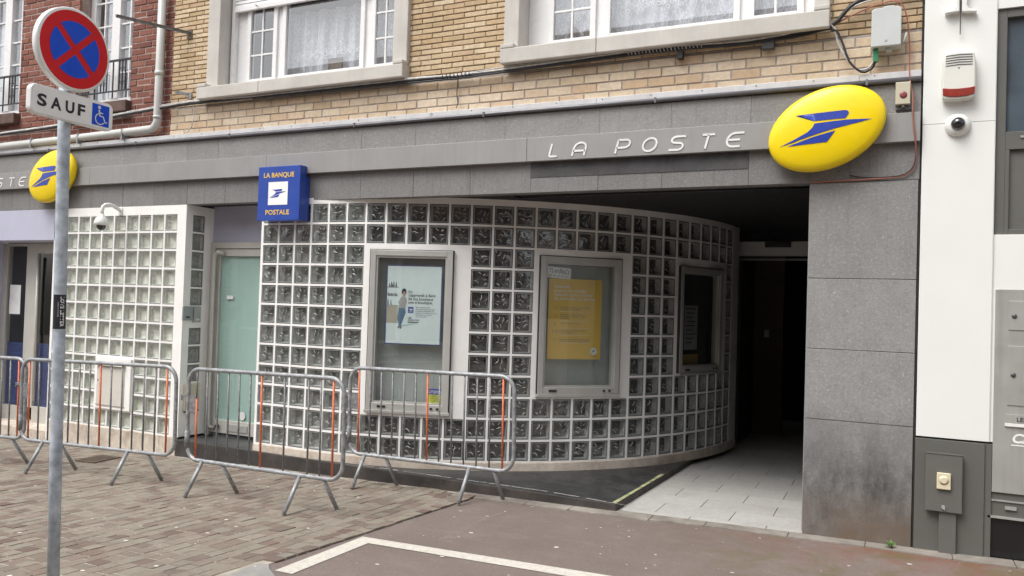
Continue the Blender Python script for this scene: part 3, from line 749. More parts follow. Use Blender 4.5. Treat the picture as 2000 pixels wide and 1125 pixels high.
tag(tg.build('door_label', mt['paper']), 'tiny white label stuck on the frosted green glass door', 'label')
# left shop entrance
mb = MB(); mb.box(-14, -9.06, 0, .34, 2.205, 2.577); mb.box(-14, -10.58, .0, .5, -.4, 2.205); mb.build('lilac_panel', mt['lilac'], PO, bev=.004)
mb = MB()
for a, b, c, d in ((-10.58, -10.49, -.2, 2.2), (-10.49, -9.46, 2.165, 2.2), (-10.10, -9.88, .10, 2.165), (-9.56, -9.46, .04, 2.165), (-10.49, -10.1, -.2, .10), (-9.88, -9.56, 2.07, 2.165), (-9.88, -9.56, -.2, .12), (-9.46, -9.0, -.2, 2.2)): mb.box(a, b, .35, .42, c, d)
ef = mb.build('shop_door_frame', mt['doorframe'], PO, bev=.004)
mb = MB(); mb.pane(-10.49, -10.1, .375, .10, 2.165); mb.pane(-9.88, -9.56, .375, .12, 2.07); mb.build('pane', mt['glass'], ef, fix=False)
mb = MB(); 
for k in range(26):
    mb.box(-10.49, -10.1, .396, .402, .11+k*.031, .136+k*.031); mb.box(-9.88, -9.56, .396, .402, .12+k*.031, .146+k*.031)
mb.build('blue_blind', mt['blueblind'], ef)
mb = MB(); mb.box(-10.5, -9.5, .9, .95, -.2, 2.3); mb.box(-10.6, -10.5, .42, .95, -.2, 2.3); mb.box(-10.5, -9.4, .42, .95, 2.2, 2.3); mb.box(-10.5, -9.4, .42, .95, -.2, -.1); mb.build('porch_back', mt['dark'], ef)
mb = MB(); mb.tube([(-9.84, .33, 2.02), (-9.82, .33, .2)], .018, 8); mb.build('pull_bar', mt['doorframe'], ef)
pp = MB(); pp.box(-10.44, -10.22, .366, .371, 1.28, 1.66); tag(pp.build('notice', mt['paper']), 'plain white notice taped inside the narrow dark glass of the left entrance', 'notice')
mb = MB(); mb.box(-14, -9.06, .02, .5, -.5, -.08); mb.build('threshold', mt['base_beige'], PO)

# upstairs windows
def upper_window(opening, xin, sill, parent, shutter=None, deco=None):
    x0, x1, z0, z1 = opening
    mb = MB()
    wj = .17 if x0 < -5 else .145
    mb.box(x0-wj, x0, -.018, .30, z0, z1+.3); mb.box(x1, x1+(.16 if x0 < -5 else .11), -.018, .30, z0, z1+.3); mb.box(x0, x1, -.018, .30, z1, z1+.3)
    sr = mb.build('window_surround', mt['dress'], parent, bev=.008)
    mb = MB(); s0, s1, sz0, sz1 = sill
    xm = s0 + (s1-s0)*.33
    mb.hexa([(s0,-.09,sz0),(xm,-.09,sz0),(xm,.25,sz0),(s0,.25,sz0),(s0,-.09,sz1-.02),(xm,-.09,sz1-.02),(xm,.25,sz1),(s0,.25,sz1)])
    mb.hexa([(xm+.003,-.09,sz0),(s1,-.09,sz0),(s1,.25,sz0),(xm+.003,.25,sz0),(xm+.003,-.09,sz1-.02),(s1,-.09,sz1-.02),(s1,.25,sz1),(xm+.003,.25,sz1)])
    mb.box(s0, s0+.13, -.092, .0, sz1-.02, sz1+.018); mb.box(s1-.11, s1, -.092, .0, sz1-.02, sz1+.018)
    mb.build('window_sill', mt['dress'], parent, bev=.008)
    # frame: xin = list of lights (xa, xb, kind)
    mb = MB(); zf = z0+.0; y0, y1 = .19, .26
    edges = [x0] + [e for l_ in xin for e in l_[:2]] + [x1]
    for a, b in zip(edges[::2], edges[1::2]): mb.box(a, b, y0, y1, zf, z1)
    zb, zt_ = zf+.055, z1-.05
    for a, b, k in xin:
        mb.box(a, b, y0, y1, zf, zb); mb.box(a, b, y0, y1, zt_, z1)
    wf = mb.build('window_frame', mt['upvc'], parent, bev=.004)
    for a, b, k in xin:
        mb = MB(); e = .028; ca, cb, cz0, cz1 = a-.02, b+.02, zb-.02, zt_+.02
        for p in ((ca, ca+.05, cz0, cz1), (cb-.05, cb, cz0, cz1), (ca+.05, cb-.05, cz0, cz0+.055), (ca+.05, cb-.05, cz1-.055, cz1)): mb.box(p[0], p[1], .165, .20, p[2], p[3])
        if k == 'bars':
            xm_ = (ca+cb)/2; mb.box(xm_-.009, xm_+.009, .174, .192, cz0+.055, cz1-.055)
            z = 4.19 if x0 > -5 else 4.175
            while z < cz1-.1:
                mb.box(ca+.05, xm_-.009, .175, .191, z-.009, z+.009); mb.box(xm_+.009, cb-.05, .175, .191, z-.009, z+.009); z += .255
        cs = mb.build('casement', mt['upvc'], wf, bev=.003)
        mb = MB(); mb.pane(ca+.05, cb-.05, .186, cz0+.055, cz1-.055); mb.build('pane', mt['glass_up'], wf, fix=False)
    # room behind and lace curtain
    mb = MB(); mb.box(x0, x1, .75, .78, z0-.1, z1+.2); mb.box(x0-.02, x0, .27, .75, z0-.1, z1+.2); mb.box(x1, x1+.02, .27, .75, z0-.1, z1+.2); mb.box(x0, x1, .27, .75, z1+.01, z1+.05); mb.box(x0, x1, .27, .75, z0-.1, z0-.02)
    mb.build('dim_room', mt['dark_room'], wf)
    mb = MB(); n = 120; za = z0+.03
    cx0 = x0+.02 if x0 > -5 else x0+.52
    ztop = z1-.05 if x0 > -5 else 4.62
    pts = [(cx0+(x1-.02-cx0)*i/n, .33+.026*math.sin(i*.42)+.012*math.sin(i*1.1+1)) for i in range(n+1)]
    for (a, ya), (b, yb) in zip(pts, pts[1:]): mb.face([(a, ya, za), (b, yb, za), (b, yb, ztop+.02*(0)), (a, ya, ztop)], 0, True)
    mb.build('lace_curtain', mt['lace'], wf, fix=False, merge=True)
    mb = MB()
    zc = 4.145 if x0 < -5 else 4.2
    i = 0; x = cx0+.06
    while x < x1-.08:
        for dz, dx in ((-.035, 0), (.035, 0), (0, .036), (0, -.036)):
            mb.tube([(x+dx+.016*math.cos(t*math.pi/5), .306+.004*math.sin(t), zc+dz+.016*math.sin(t*math.pi/5)) for t in range(10)], .0045, 4, closed=True)
        x += .115
    mb.build('lace_motif', mt['lace_ring'], wf)
    return wf
wf1 = upper_window(W1, [(-6.28, -5.91, 'bars'), (-5.80, -4.79, 'plain'), (-4.67, -4.37, 'bars')], (-6.74, -4.135, 3.685, 3.83), PO)
wf2 = upper_window(W2, [(-2.77, -2.37, 'bars'), (-2.25, -1.16, 'plain'), (-1.06, -.68, 'bars')], (-3.13, -.455, 3.70, 3.85), PO)
mb = MB()
for k in range(12): mb.hexa([(-6.45, .135, 4.70+k*.04), (-4.30, .135, 4.70+k*.04), (-4.30, .16, 4.70+k*.04), (-6.45, .16, 4.70+k*.04), (-6.45, .142, 4.738+k*.04), (-4.30, .142, 4.738+k*.04), (-4.30, .16, 4.738+k*.04), (-6.45, .16, 4.738+k*.04)])
mb.box(-6.45, -4.30, .125, .163, 4.655, 4.70); rs = mb.build('roller_shutter', mt['upvc'], PO)
mb = MB(); mb.box(-6.49, -6.45, .13, .19, 3.84, 5.15); mb.build('guide_rail', mt['upvc'], rs)
mb = MB(); mb.tube([(-6.12, .12, 4.675), (-6.12, .09, 4.675), (-6.12, .085, 4.69)], .006, 6); mb.build('pull_hook', mt['steel'], rs)
mb = MB(); mb.box(-6.2, -5.95, .20, .21, 4.3, 5.1)
# small things on the inner sills
def sill_item(name, x, label, cat, dark, group=None):
    mb = MB(); mb.lathe([(.035, 0), (.045, .01), (.03, .05), (.045, .13), (.04, .16), (.05, .18), (.03, .2)], (x, .295, 3.875), (0, 0, 1), 12); return tag(mb.build(name, dark), label, cat, group)
mb = MB()
for a, b, c, d in ((-5.30, -5.12, 3.90, 3.915), (-5.30, -5.12, 4.065, 4.08), (-5.30, -5.285, 3.915, 4.065), (-5.135, -5.12, 3.915, 4.065)): mb.box(a, b, .285, .30, c, d)
mb.box(-5.285, -5.135, .292, .297, 3.915, 4.065, 1); tag(mb.build('photo_frame', [mt['wood_dark'], mt['rust']]), 'small dark framed picture on the inner sill behind the lace of the left upstairs window', 'frame')
for x, lb in ((-2.60, 'taller dark brown vase behind the glass of the right upstairs window'), (-2.46, 'shorter dark brown vase right of the taller one behind the upstairs window')):
    o = sill_item('vase', x, lb, 'vase', mt['wood_dark'], 'vases on the upstairs window sill'); 
    if x > -2.5:
        o.scale = (1, 1, .8); o.location.z = 3.875*.2

# ============================================================ DISPLAY WINDOWS in the curved wall (parts of the building) and posters (things)
def chord(h0, h1):
    a = Vector(PC(h0, 0, 0)); b = Vector(PC(h1, 0, 0)); ux = (b-a); L = ux.length; ux.normalize(); nn = Vector((ux.y, -ux.x, 0))
    return a, ux, nn, L
frames = []
for w_i, (a_, b_, c_, d_, h0, h1, z0, z1) in enumerate(wins):
    o, ux, nn, L = chord(h0, h1)
    f0 = .035   # how far the frame face stands proud of the chord
    def bxw(mb, u0, u1, za, zb, n0, n1, mi=0):   # box in the window's frame
        mb.obox(o + ux*u0 + nn*n0 + Vector((0, 0, za)), ux*(u1-u0), nn*(n1-n0), Vector((0, 0, zb-za)), mi)
    mb = MB(); t = .055
    bxw(mb, 0, t, z0, z1, -.06, f0); bxw(mb, L-t, L, z0, z1, -.06, f0); bxw(mb, t, L-t, z0, z0+t+.01, -.06, f0); bxw(mb, t, L-t, z1-t, z1, -.06, f0)
    dm = mt['disp_frame']
    fr = mb.build('display_window', dm, PO, bev=.004)
    mb = MB(); bxw(mb, -.006, 0, z0-.034, z1+.006, -.06, .030); bxw(mb, L, L+.006, z0-.034, z1+.006, -.06, .030); bxw(mb, 0, L, z1, z1+.006, -.06, .030); mb.build('shadow_line', mt['black_gap'], fr)  # dark ring drawn as the shadow line round the frame
    mb = MB(); t2 = t+.018
    for p in ((t, t2, z0+t+.01, z1-t), (L-t2, L-t, z0+t+.01, z1-t), (t2, L-t2, z1-t-.018, z1-t), (t2, L-t2, z0+t+.01, z0+t+.024)): bxw(mb, *p, -.05, f0-.012)
    mb.build('inner_frame', mt['disp_frame'], fr)
    mb = MB(); bxw(mb, -.012, L+.012, z0-.028, z0, -.04, f0+.012); mb.build('window_sill', mt['disp_frame'], fr, bev=.003)
    mb = MB(); mb.face([o+ux*a+Vector((0, 0, b)) for a, b in ((t, z0+t), (L-t, z0+t), (L-t, z1-t), (t, z1-t))]); mb.build('pane', mt['glass_disp'], fr, fix=False)
    mb = MB(); bxw(mb, t*.5, L-t*.5, z0+t*.5, z1-t*.5, -.12, -.11); bxw(mb, 0, t*.5, z0, z1, -.11, -.06); bxw(mb, L-t*.5, L, z0, z1, -.11, -.06)
    if w_i == 0:
        for k in range(22): bxw(mb, .05+k*(L-.1)/22, .05+(k+.9)*(L-.1)/22, z0+.03, z1-.03, -.111, -.1085)
    mb.build('blind', mt['curtain_green'] if w_i < 2 else mt['dark'], fr)
    mb = MB(); bxw(mb, t+.06, t+.14, z0+.022, z0+.042, f0, f0+.006); mb.build('latch', mt['black_plastic'], fr)
    for u in (L-t-.12, L-t-.06): mb = MB(); bxw(mb, u, u+.022, z0+.022, z0+.040, f0, f0+.008); mb.build('lock', mt['black_plastic'], fr)
    frames.append((o, ux, nn, L, bxw))
# --- poster 1
o, ux, nn, L, bxw = frames[0]; zv = Vector((0, 0, 1))
p1 = thing('poster', tuple(o+ux*.4+zv*1.2), 'pale blue poster of a standing woman with dark headline in the left display window', 'poster', None)
U0, U1, V0, V1 = .150, .700, 1.195, 1.955
PW = U1-U0
mb = MB(); bxw(mb, U0, U1, V0, V1, -.022, -.016); mb.build('blue_border', mt['navy'], p1)
mb = MB(); bxw(mb, U0+.012, U1-.012, V0+.012, V1-.012, -.0155, -.0145); mb.build('sheet', mt['poster_blue'], p1)
def pu(f, g): return o + ux*(U0+.012+(PW-.024)*f) + zv*(V1-.012-(V1-V0-.024)*g) + nn*(-.0140)
def quad(mb, f0_, f1_, g0, g1, lift=.0, mi=0):
    mb.face([pu(f0_, g1)+nn*lift, pu(f1_, g1)+nn*lift, pu(f1_, g0)+nn*lift, pu(f0_, g0)+nn*lift], mi)
mb = MB()
for s_, g, sz in (('Ici,', .345, .038), ("j'apprends à faire", .392, .041), ('de ma boutique', .440, .041), ('une e-boutique.', .484, .041)):
    wd_ = {'I': .075, 'j': .50, 'd': .46, 'u': .455}[s_[0]]*(PW-.024)
    text_faces(mb, s_, pu(.40, g), ux, zv, sz, nn*.0006, width=wd_, bold=.012)
mb.build('headline', mt['ink'], p1, fix=False)
mb = MB()
for i, s_ in enumerate(['Des commerçants', "d'encaissement sécurisé", 'à distance facilitent vos', 'paiements sur internet ou par tél.', 'Renseignez-vous auprès', 'de nos conseillers.']):
    text_faces(mb, s_, pu(.545, .535+i*.0245), ux, zv, .018, nn*.0006, width=(PW-.024)*(.26, .35, .34, .40, .30, .22)[i], bold=.01 if i < 3 else 0)
text_faces(mb, 'LES', pu(.40, .680), ux, zv, .026, nn*.0006, bold=.03); text_faces(mb, 'JOURS PRO', pu(.40, .710), ux, zv, .026, nn*.0006, width=.115, bold=.02)
quad(mb, .40, .60, .718, .732, .0006)
mb.build('small_print', mt['greytxt'], p1, fix=False)
mb = MB(); quad(mb, .40, .50, .525, .605, .0005); mb.build('blue_logo_square', mt['emblem'], p1, fix=False)
mb = MB(); mb.face([pu(.415, .552)+nn*.0009, pu(.47, .548)+nn*.0009, pu(.495, .56)+nn*.0009, pu(.45, .575)+nn*.0009]); quad(mb, .415, .487, .586, .592, .0009); mb.build('logo_mark', mt['paper'], p1, fix=False)
# printed picture: shelves, counter, woman
mb = MB()
quad(mb, .0, .22, .275, .284, .0004, 0); quad(mb, .01, .21, .385, .393, .0004, 0); quad(mb, .0, .21, .515, .74, .0004, 1); quad(mb, .0, .22, .508, .520, .0006, 0)
for k, (f, hgt) in enumerate([(.04, .05), (.075, .07), (.12, .075), (.165, .07), (.09, .05)]): mb.face([pu(f-.018, .275)+nn*.0006, pu(f+.018, .275)+nn*.0006, pu(f+.004, .275-hgt)+nn*.0006, pu(f-.004, .275-hgt)+nn*.0006], 2)
for k, f in enumerate([.02, .05, .08, .11, .15, .18]): mb.face([pu(f-.014, .385)+nn*.0006, pu(f+.014, .385)+nn*.0006, pu(f+.01, .35+.008*(k % 3))+nn*.0006, pu(f-.008, .345+.01*(k % 2))+nn*.0006], 2)
mb.face([pu(.01, .508)+nn*.0008, pu(.035, .508)+nn*.0008, pu(.026, .43)+nn*.0008, pu(.016, .43)+nn*.0008], 3); mb.face([pu(.06, .508)+nn*.0008, pu(.1, .508)+nn*.0008, pu(.085, .45)+nn*.0008, pu(.07, .44)+nn*.0008], 0)
mb.face([pu(.26, .775)+nn*.0003, pu(.30, .785)+nn*.0003, pu(.52, .745)+nn*.0003, pu(.56, .735)+nn*.0003, pu(.40, .75)+nn*.0003], 4)
mb.build('printed_shelves', [mt['sweater'], mt['wood'], mt['greytxt'], mt['navy'], M('print_shadow_grey', (.36, .50, .51), .7)], p1, fix=False)
mb = MB()
def poly(pts, mi, lift): mb.face([pu(a, b)+nn*lift for a, b in pts], mi)
poly([(.225, .54), (.345, .545), (.36, .60), (.34, .64), (.31, .70), (.29, .745), (.275, .79), (.235, .79), (.23, .74), (.205, .68), (.215, .62)], 1, .001)       # jeans
poly([(.215, .785), (.25, .775), (.25, .80), (.22, .81)], 4, .0012); poly([(.25, .78), (.29, .785), (.285, .81), (.26, .812)], 4, .0012)
poly([(.225, .54), (.235, .49), (.215, .475), (.24, .435), (.275, .395), (.33, .39), (.365, .42), (.375, .47), (.36, .50), (.35, .548)], 0, .0014)             # jumper
poly([(.23, .448), (.30, .468), (.36, .455), (.362, .472), (.30, .485), (.225, .465)], 5, .0016)
poly([(.295, .33), (.345, .33), (.35, .36), (.335, .39), (.31, .392), (.295, .37)], 2, .0016)                                                                  # face
poly([(.27, .32), (.29, .295), (.325, .288), (.355, .305), (.362, .345), (.352, .362), (.345, .335), (.30, .33), (.292, .36), (.278, .362)], 3, .002)          # hair
mb.build('printed_woman', [mt['sweater'], mt['denim'], mt['skin'], mt['ink'], mt['greytxt'], mt['wood']], p1, fix=False)
# warning sticker low in window 1
z0w = wins[0][6]
st = thing('sticker', tuple(o+ux*.6+zv*.7), 'small blue and lime warning sticker in the lower corner of the left display window', 'sticker')
mb = MB(); bxw(mb, .60, .735, .735, .79, -.012, -.010); mb.build('blue_heading', mt['emblem'], st)
mb = MB(); bxw(mb, .60, .735, .64, .735, -.012, -.010); mb.build('lime_panel', mt['lime'], st)
mb = MB(); text_faces(mb, 'ATTENTION', o+ux*.608+zv*.747+nn*-.0097, ux, zv, .038, nn*.0004, width=.118, bold=.02); mb.build('heading_text', mt['paper'], st, fix=False)
mb = MB()
for i in range(4): text_faces(mb, 'VIDEOSURVEILLANCE'[i*2:i*2+9], o+ux*.625+zv*(.712-i*.021)+nn*-.0097, ux, zv, .017, nn*.0004, width=.095)
mb.build('small_print', mt['ink'], st, fix=False)
# --- poster 2 (yellow)
o, ux, nn, L, bxw = frames[1]
p2 = thing('poster', tuple(o+ux*.4+zv*1.2), 'yellow notice poster with white headline and icons in the middle display window', 'poster')
U0, U1, V0, V1 = .105, .665, 1.10, 1.875; PW = U1-U0
mb = MB(); bxw(mb, U0, U1, V0, V1, -.022, -.016); mb.build('sheet', mt['poster_yel'], p2)
def pv(f, g): return o + ux*(U0+PW*f) + zv*(V1-(V1-V0)*g) + nn*(-.0155)
mb = MB()
for i, (s_, wd_) in enumerate((('Ensemble,', .30), ('prenons de nouvelles', .60), ('habitudes pour profiter', .72), ('de notre lieu de service', .76))): text_faces(mb, s_, pv(.11, .115+i*.05), ux, zv, .043, nn*.0006, width=PW*wd_, bold=.01)
for g in (.41, .525, .615, .705, .80): mb.face([pv(.22, g)+nn*.0006, pv(.78, g)+nn*.0006, pv(.78, g-.003)+nn*.0006, pv(.22, g-.003)+nn*.0006])
mb.lathe([(.036, 0), (.036, .0006)], tuple(pv(.87, .90)), tuple(nn), 20)
mb.build('white_headline', mt['paper'], p2, fix=False)
mb = MB()
for g, ls in ((.365, ('Respectez les distances de sécurité', 'et le sens de circulation')), (.455, ('Patientez à un mètre minimum', 'du guichet et des autres clients', 'de ce bureau')), (.565, ('Lavez-vous bien les mains',)), (.655, ('Présentez-vous seul par famille', 'et par opération')), (.76, ('Toussez ou éternuez dans votre coude', 'ou dans un mouchoir à usage unique.'))):
    for i, s_ in enumerate(ls): text_faces(mb, s_, pv(.22, g+i*.023), ux, zv, .019, nn*.0006, width=PW*min(.56, .0155*len(s_)), bold=.005)
E_top = [(-0.215, 0.107), (0.118, 0.123), (0.137, 0.118), (0.145, 0.101), (0.122, 0.065), (-0.087, 0.057), (-0.139, 0.084)]
E_mid = [(-0.326, -0.117), (-0.214, -0.066), (-0.13, -0.021), (-0.096, 0.011), (-0.083, 0.04), (0.129, 0.054), (0.295, 0.053), (0.198, 0.029), (0.061, -0.002), (-0.11, -0.05), (-0.227, -0.088)]
E_low = [(-0.269, -0.116), (-0.084, -0.055), (0.058, -0.019), (0.003, -0.097)]
for E_ in (E_top, E_mid, E_low): mb.face([pv(.87, .90)+ux*(a*.09)+zv*(b*.09)+nn*.001 for a, b in E_])
text_faces(mb, 'LA POSTE', pv(.80, .965), ux, zv, .014, nn*.0006, width=.075)
for g, k in ((.365, 0), (.465, 1), (.565, 2), (.655, 3), (.765, 4)):
    c = pv(.13, g)
    if k in (0, 1): mb.tube([tuple(c+ux*(.022*math.cos(t*.63))+zv*(.014*math.sin(t*.63))+nn*.001) for t in range(10)], .0013, 4, closed=True)
    elif k == 2: mb.tube([tuple(c+ux*(.009*math.cos(t*.63)+.006*math.sin(t*.63))+zv*(.02*math.sin(t*.63))+nn*.001) for t in range(10)], .0013, 4, closed=True)
    elif k == 3:
        for q in (-.018, .018): mb.face([c+ux*(q-.005)+nn*.001, c+ux*q-zv*.018+nn*.001, c+ux*(q+.005)+nn*.001, c+ux*q+zv*.018+nn*.001])
    else:
        for q in (-.012, .014): mb.tube([tuple(c+ux*(q+.008*math.cos(t*.9))+zv*(.014*math.sin(t*.9))+nn*.001) for t in range(5)], .0012, 4)
mb.build('small_print', mt['greytxt'], p2, fix=False)
# reflection of a sign opposite, built as a mirrored printed sheet
cd_ = thing('sign_reflection', tuple(o+ux*.2+zv*1.95), 'mirrored reflection of a sign opposite, modelled as a white sheet in the middle display window', 'reflection')
mb = MB(); a0 = o+ux*.062+zv*1.885+nn*-.010; tl = (ux+zv*-.06).normalized()
mb.obox(a0, tl*.265, nn*.001, Vector((0, 0, .105))); mb.build('sheet', mt['paper'], cd_)
mb = MB(); text_faces(mb, 'Coiffure D', a0+tl*.245+zv*.048+nn*.0012, -tl, zv, .062, nn*.0003, width=.20, shear=.3, bold=.012)
text_faces(mb, '03 20 06 09 08', a0+tl*.235+zv*.014+nn*.0012, -tl, zv, .026, nn*.0003, width=.20)
mb.build('lettering', mt['greytxt'], cd_, fix=False)
# papers in window 3
o, ux, nn, L, bxw = frames[2]
nn3 = thing('notice', tuple(o+ux*.3+zv*1.4), 'dim white printed notice behind the dark glass of the third display window', 'notice')
mb = MB(); bxw(mb, .17, .42, 1.19, 1.66, -.03, -.026); mb.build('sheet', M('dim_paper', (.25, .26, .26), .7), nn3)
mb = MB()
for i in range(9): bxw(mb, .20, .38-.03*(i % 3), 1.62-i*.045, 1.632-i*.045, -.0255, -.0245)
mb.build('print', mt['ink'], nn3)
mb = MB(); bxw(mb, .14, .45, 1.02, 1.14, -.03, -.026); tag(mb.build('notice', M('dim_yellow_paper', (.26, .18, .05), .7)), 'dim yellow paper strip low behind the dark glass of the third display window', 'notice')

# ============================================================ NEIGHBOUR: red brick house on the left
RB = thing('brick_house', (-9, 0, 3.3), 'red brick house front with white french windows and iron railings above the left fascia', 'building')
RW = [(-8.86, -7.93, 3.80, 5.75), (-10.95, -9.93, 3.80, 5.75), (-13.0, -12.0, 3.8, 5.75)]
mb = MB(); bricks(mb, -14, -7.245, 3.33, 6.1, .05, .203, .058, .014, .013, jit=.005, holes=RW); mb.build('wall', mt['brick_r'], RB, fix=False)
mb = MB(); wall_with_holes(mb, -14, -7.245, 3.27, 6.1, .0555, .34, [(a-.004, b+.004, c-.004, d+.004) for a, b, c, d in RW]); mb.build('wall_joints', mt['mortar_red'], RB)
for x0, x1, z0, z1 in RW:
    y = .2
    mb = MB(); mb.box(x0, x0+.09, y, y+.07, z0, z1); mb.box(x1-.09, x1, y, y+.07, z0, z1); mb.box(x0+.09, x1-.09, y, y+.07, z0, z0+.10); xm = (x0+x1)/2; mb.box(xm-.07, xm+.07, y-.01, y+.07, z0+.10, z1)
    mb.box(x0+.02, x1-.02, y-.06, y, z0, z0+.045)
    fr = mb.build('window_frame', mt['upvc'], RB, bev=.005)
    mb = MB()
    for a, b in ((x0+.09, xm-.07), (xm+.07, x1-.09)):
        m_ = (a+b)/2; mb.box(m_-.009, m_+.009, y+.01, y+.03, z0+.1, z1)
        for k in range(6): mb.box(a, m_-.009, y+.011, y+.029, 4.20+k*.29, 4.218+k*.29); mb.box(m_+.009, b, y+.011, y+.029, 4.20+k*.29, 4.218+k*.29)
    mb.build('glazing_bars', mt['upvc'], fr)
    mb = MB(); mb.pane(x0+.09, x1-.09, y+.032, z0+.1, z1); mb.build('pane', mt['glass_up'], fr, fix=False)
    mb = MB(); mb.box(x0, x1, .6, .62, z0, z1); mb.build('dim_room', mt['dark_room'], fr)
    mb = MB(); n = 40
    for i in range(n):
        a = x0+.1+(x1-x0-.2)*i/n; b = x0+.1+(x1-x0-.2)*(i+1)/n; mb.face([(a, .33+.012*math.sin(i*.9), z0+.1), (b, .33+.012*math.sin((i+1)*.9), z0+.1), (b, .33+.012*math.sin((i+1)*.9), z1), (a, .33+.012*math.sin(i*.9), z1)], 0, True)
    mb.build('lace_curtain', mt['lace'], fr, fix=False, merge=True)
    mb = MB(); mb.box(x0-.03, x1+.03, -.03, .2, z0-.13, z0-.002); mb.build('window_sill', mt['wood_dark'], RB, bev=.008)
    mb = MB(); yr = .06
    mb.box(x0, x1, yr-.012, yr+.012, 4.285, 4.305); mb.box(x0, x1, yr-.008, yr+.008, 3.93, 3.945)
    nb = 9
    for k in range(nb+1):
        x = x0+(x1-x0)*k/nb; mb.box(x-.006, x+.006, yr-.006, yr+.006, 3.945 if k % 3 else 3.86, 4.285)
    for k in range(nb):
        if k % 3 != 1: continue
        x = x0+(x1-x0)*(k+.5)/nb
        for sx_ in (-1, 1):
            for zc in (4.19, 4.03):
                mb.tube([(x+sx_*(.022+.016*math.cos(t*.7)), yr, zc+.02*math.sin(t*.7)*(1-.06*t)) for t in range(8)], .004, 5)
        mb.box(x-.005, x+.005, yr-.005, yr+.005, 3.945, 4.285)
    mb.build('railing', mt['iron'], RB)
# ============================================================ NEIGHBOUR: white building on the right
WB = thing('white_shopfront', (.5, 0, 0), 'white panelled bank front with dark grey plinth and window at the right edge', 'building')
mb = MB(); mb.box(.163, .60, -.012, .4, .79, 2.955); mb.box(.163, .60, -.012, .4, 2.9575, 6.1); mb.box(.6005, .604, -.01, .4, .79, 6.1)
mb.box(.604, 3.2, -.002, .4, 3.72, 6.1); mb.box(.604, .64, .0, .4, .79, 1.82); mb.box(.604, 3.2, .001, .4, 1.815, 2.185); mb.box(3.2, 4, -.01, .4, -.1, 6.1); mb.build('wall', mt['whitebld'], WB, bev=.003)
mb = MB(); mb.box(.160, .578, -.014, .4, -.02, .777); mb.box(.578, .62, -.004, .4, -.02, .777); mb.build('plinth', mt['anth'], WB, bev=.003)
mb = MB(); mb.box(.148, .158, .01, .4, -.02, 6.1); mb.build('gap', mt['black_gap'], WB)
mb = MB()
for p in ((.604, .665, 2.185, 3.72), (.665, 3.2, 3.66, 3.72), (.665, 3.2, 2.76, 2.88), (.665, .69, 2.185, 2.76), (.69, 3.2, 2.185, 2.22)): mb.box(p[0], p[1], .015, .10, p[2], p[3])
wf = mb.build('window_frame', mt['anth'], WB, bev=.003)
mb = MB(); mb.box(.665, 3.2, .05, .055, 2.88, 3.66); mb.build('pane', M('dark_reflective_glass', (.085, .11, .135), .05, var=.2, coat=1), wf)
mb = MB(); mb.box(.69, 3.2, .04, .09, 2.22, 2.76); mb.build('spandrel_panel', mt['anth_box'], wf)
mb = MB(); mb.box(.78-.03, .85, .008, .015, 2.835, 2.85); mb.build('vent_slot', mt['steel'], wf)
mb = MB(); mb.box(.62, 3.2, .01, .4, .30, .458); wl = mb.build('lower_rail', mt['anth'], WB, bev=.003)
mb = MB(); mb.box(.60, 3.2, -.004, .4, .288, .302); mb.box(.622, 3.2, .002, .01, .40, .41); mb.build('rail_trim', mt['steel'], wl)
mb = MB(); mb.box(.70, .765, -.004, .01, .352, .372); mb.build('vent_slot', mt['steel'], wl)
mb = MB(); mb.box(.60, 3.2, .02, .4, -.05, .287); mb.build('black_glass_plinth', mt['darkglass'], WB)
# steel counter cabinet
cb = thing('steel_cabinet', (.9, 0, .45), 'brushed steel cabinet with small locked doors in the white front at right', 'cabinet')
mb = MB(); mb.box(.622, 1.5, -.004, .3, .46, 1.815); mb.build('body', mt['steel'], cb, bev=.002)
mb = MB(); mb.box(.700, 1.02, -.009, -.004, 1.545, 1.74); mb.box(.700, 1.02, -.009, -.004, 1.045, 1.44); mb.build('door', mt['steel'], cb, bev=.002)
for z in (1.638, 1.247):
    mb = MB(); mb.lathe([(.016, 0), (.014, .006), (.006, .008)], (.732, -.009, z), (0, -1, 0), 14); mb.build('lock', M('lock_grey', (.12, .12, .12), .4, metal=.6), cb)
mb = MB(); mb.box(.69, 1.2, -.008, -.004, .930, .985); mb.build('name_strip', mt['steel'], cb, bev=.001)
mb = MB(); mb.box(.69, 1.2, -.016, -.004, .906, .926); mb.build('light_lip', mt['wht'], cb)
mb = MB(); text_faces(mb, 'LES CARTES', (.757, -.0085, .940), (1, 0, 0), (0, 0, 1), .040, (0, -.0005, 0), bold=.02); mb.build('lettering', mt['ink'], cb, fix=False)
mb = MB(); text_faces(mb, 'CA', (.735, -.0045, .80), (1, 0, 0), (0, 0, 1), .085, (0, -.001, 0), width=.115, shear=.25, bold=.03); mb.box(.728, .85, -.006, -.004, .778, .785); mb.build('white_logo', mt['letterwhite'], cb, fix=False)
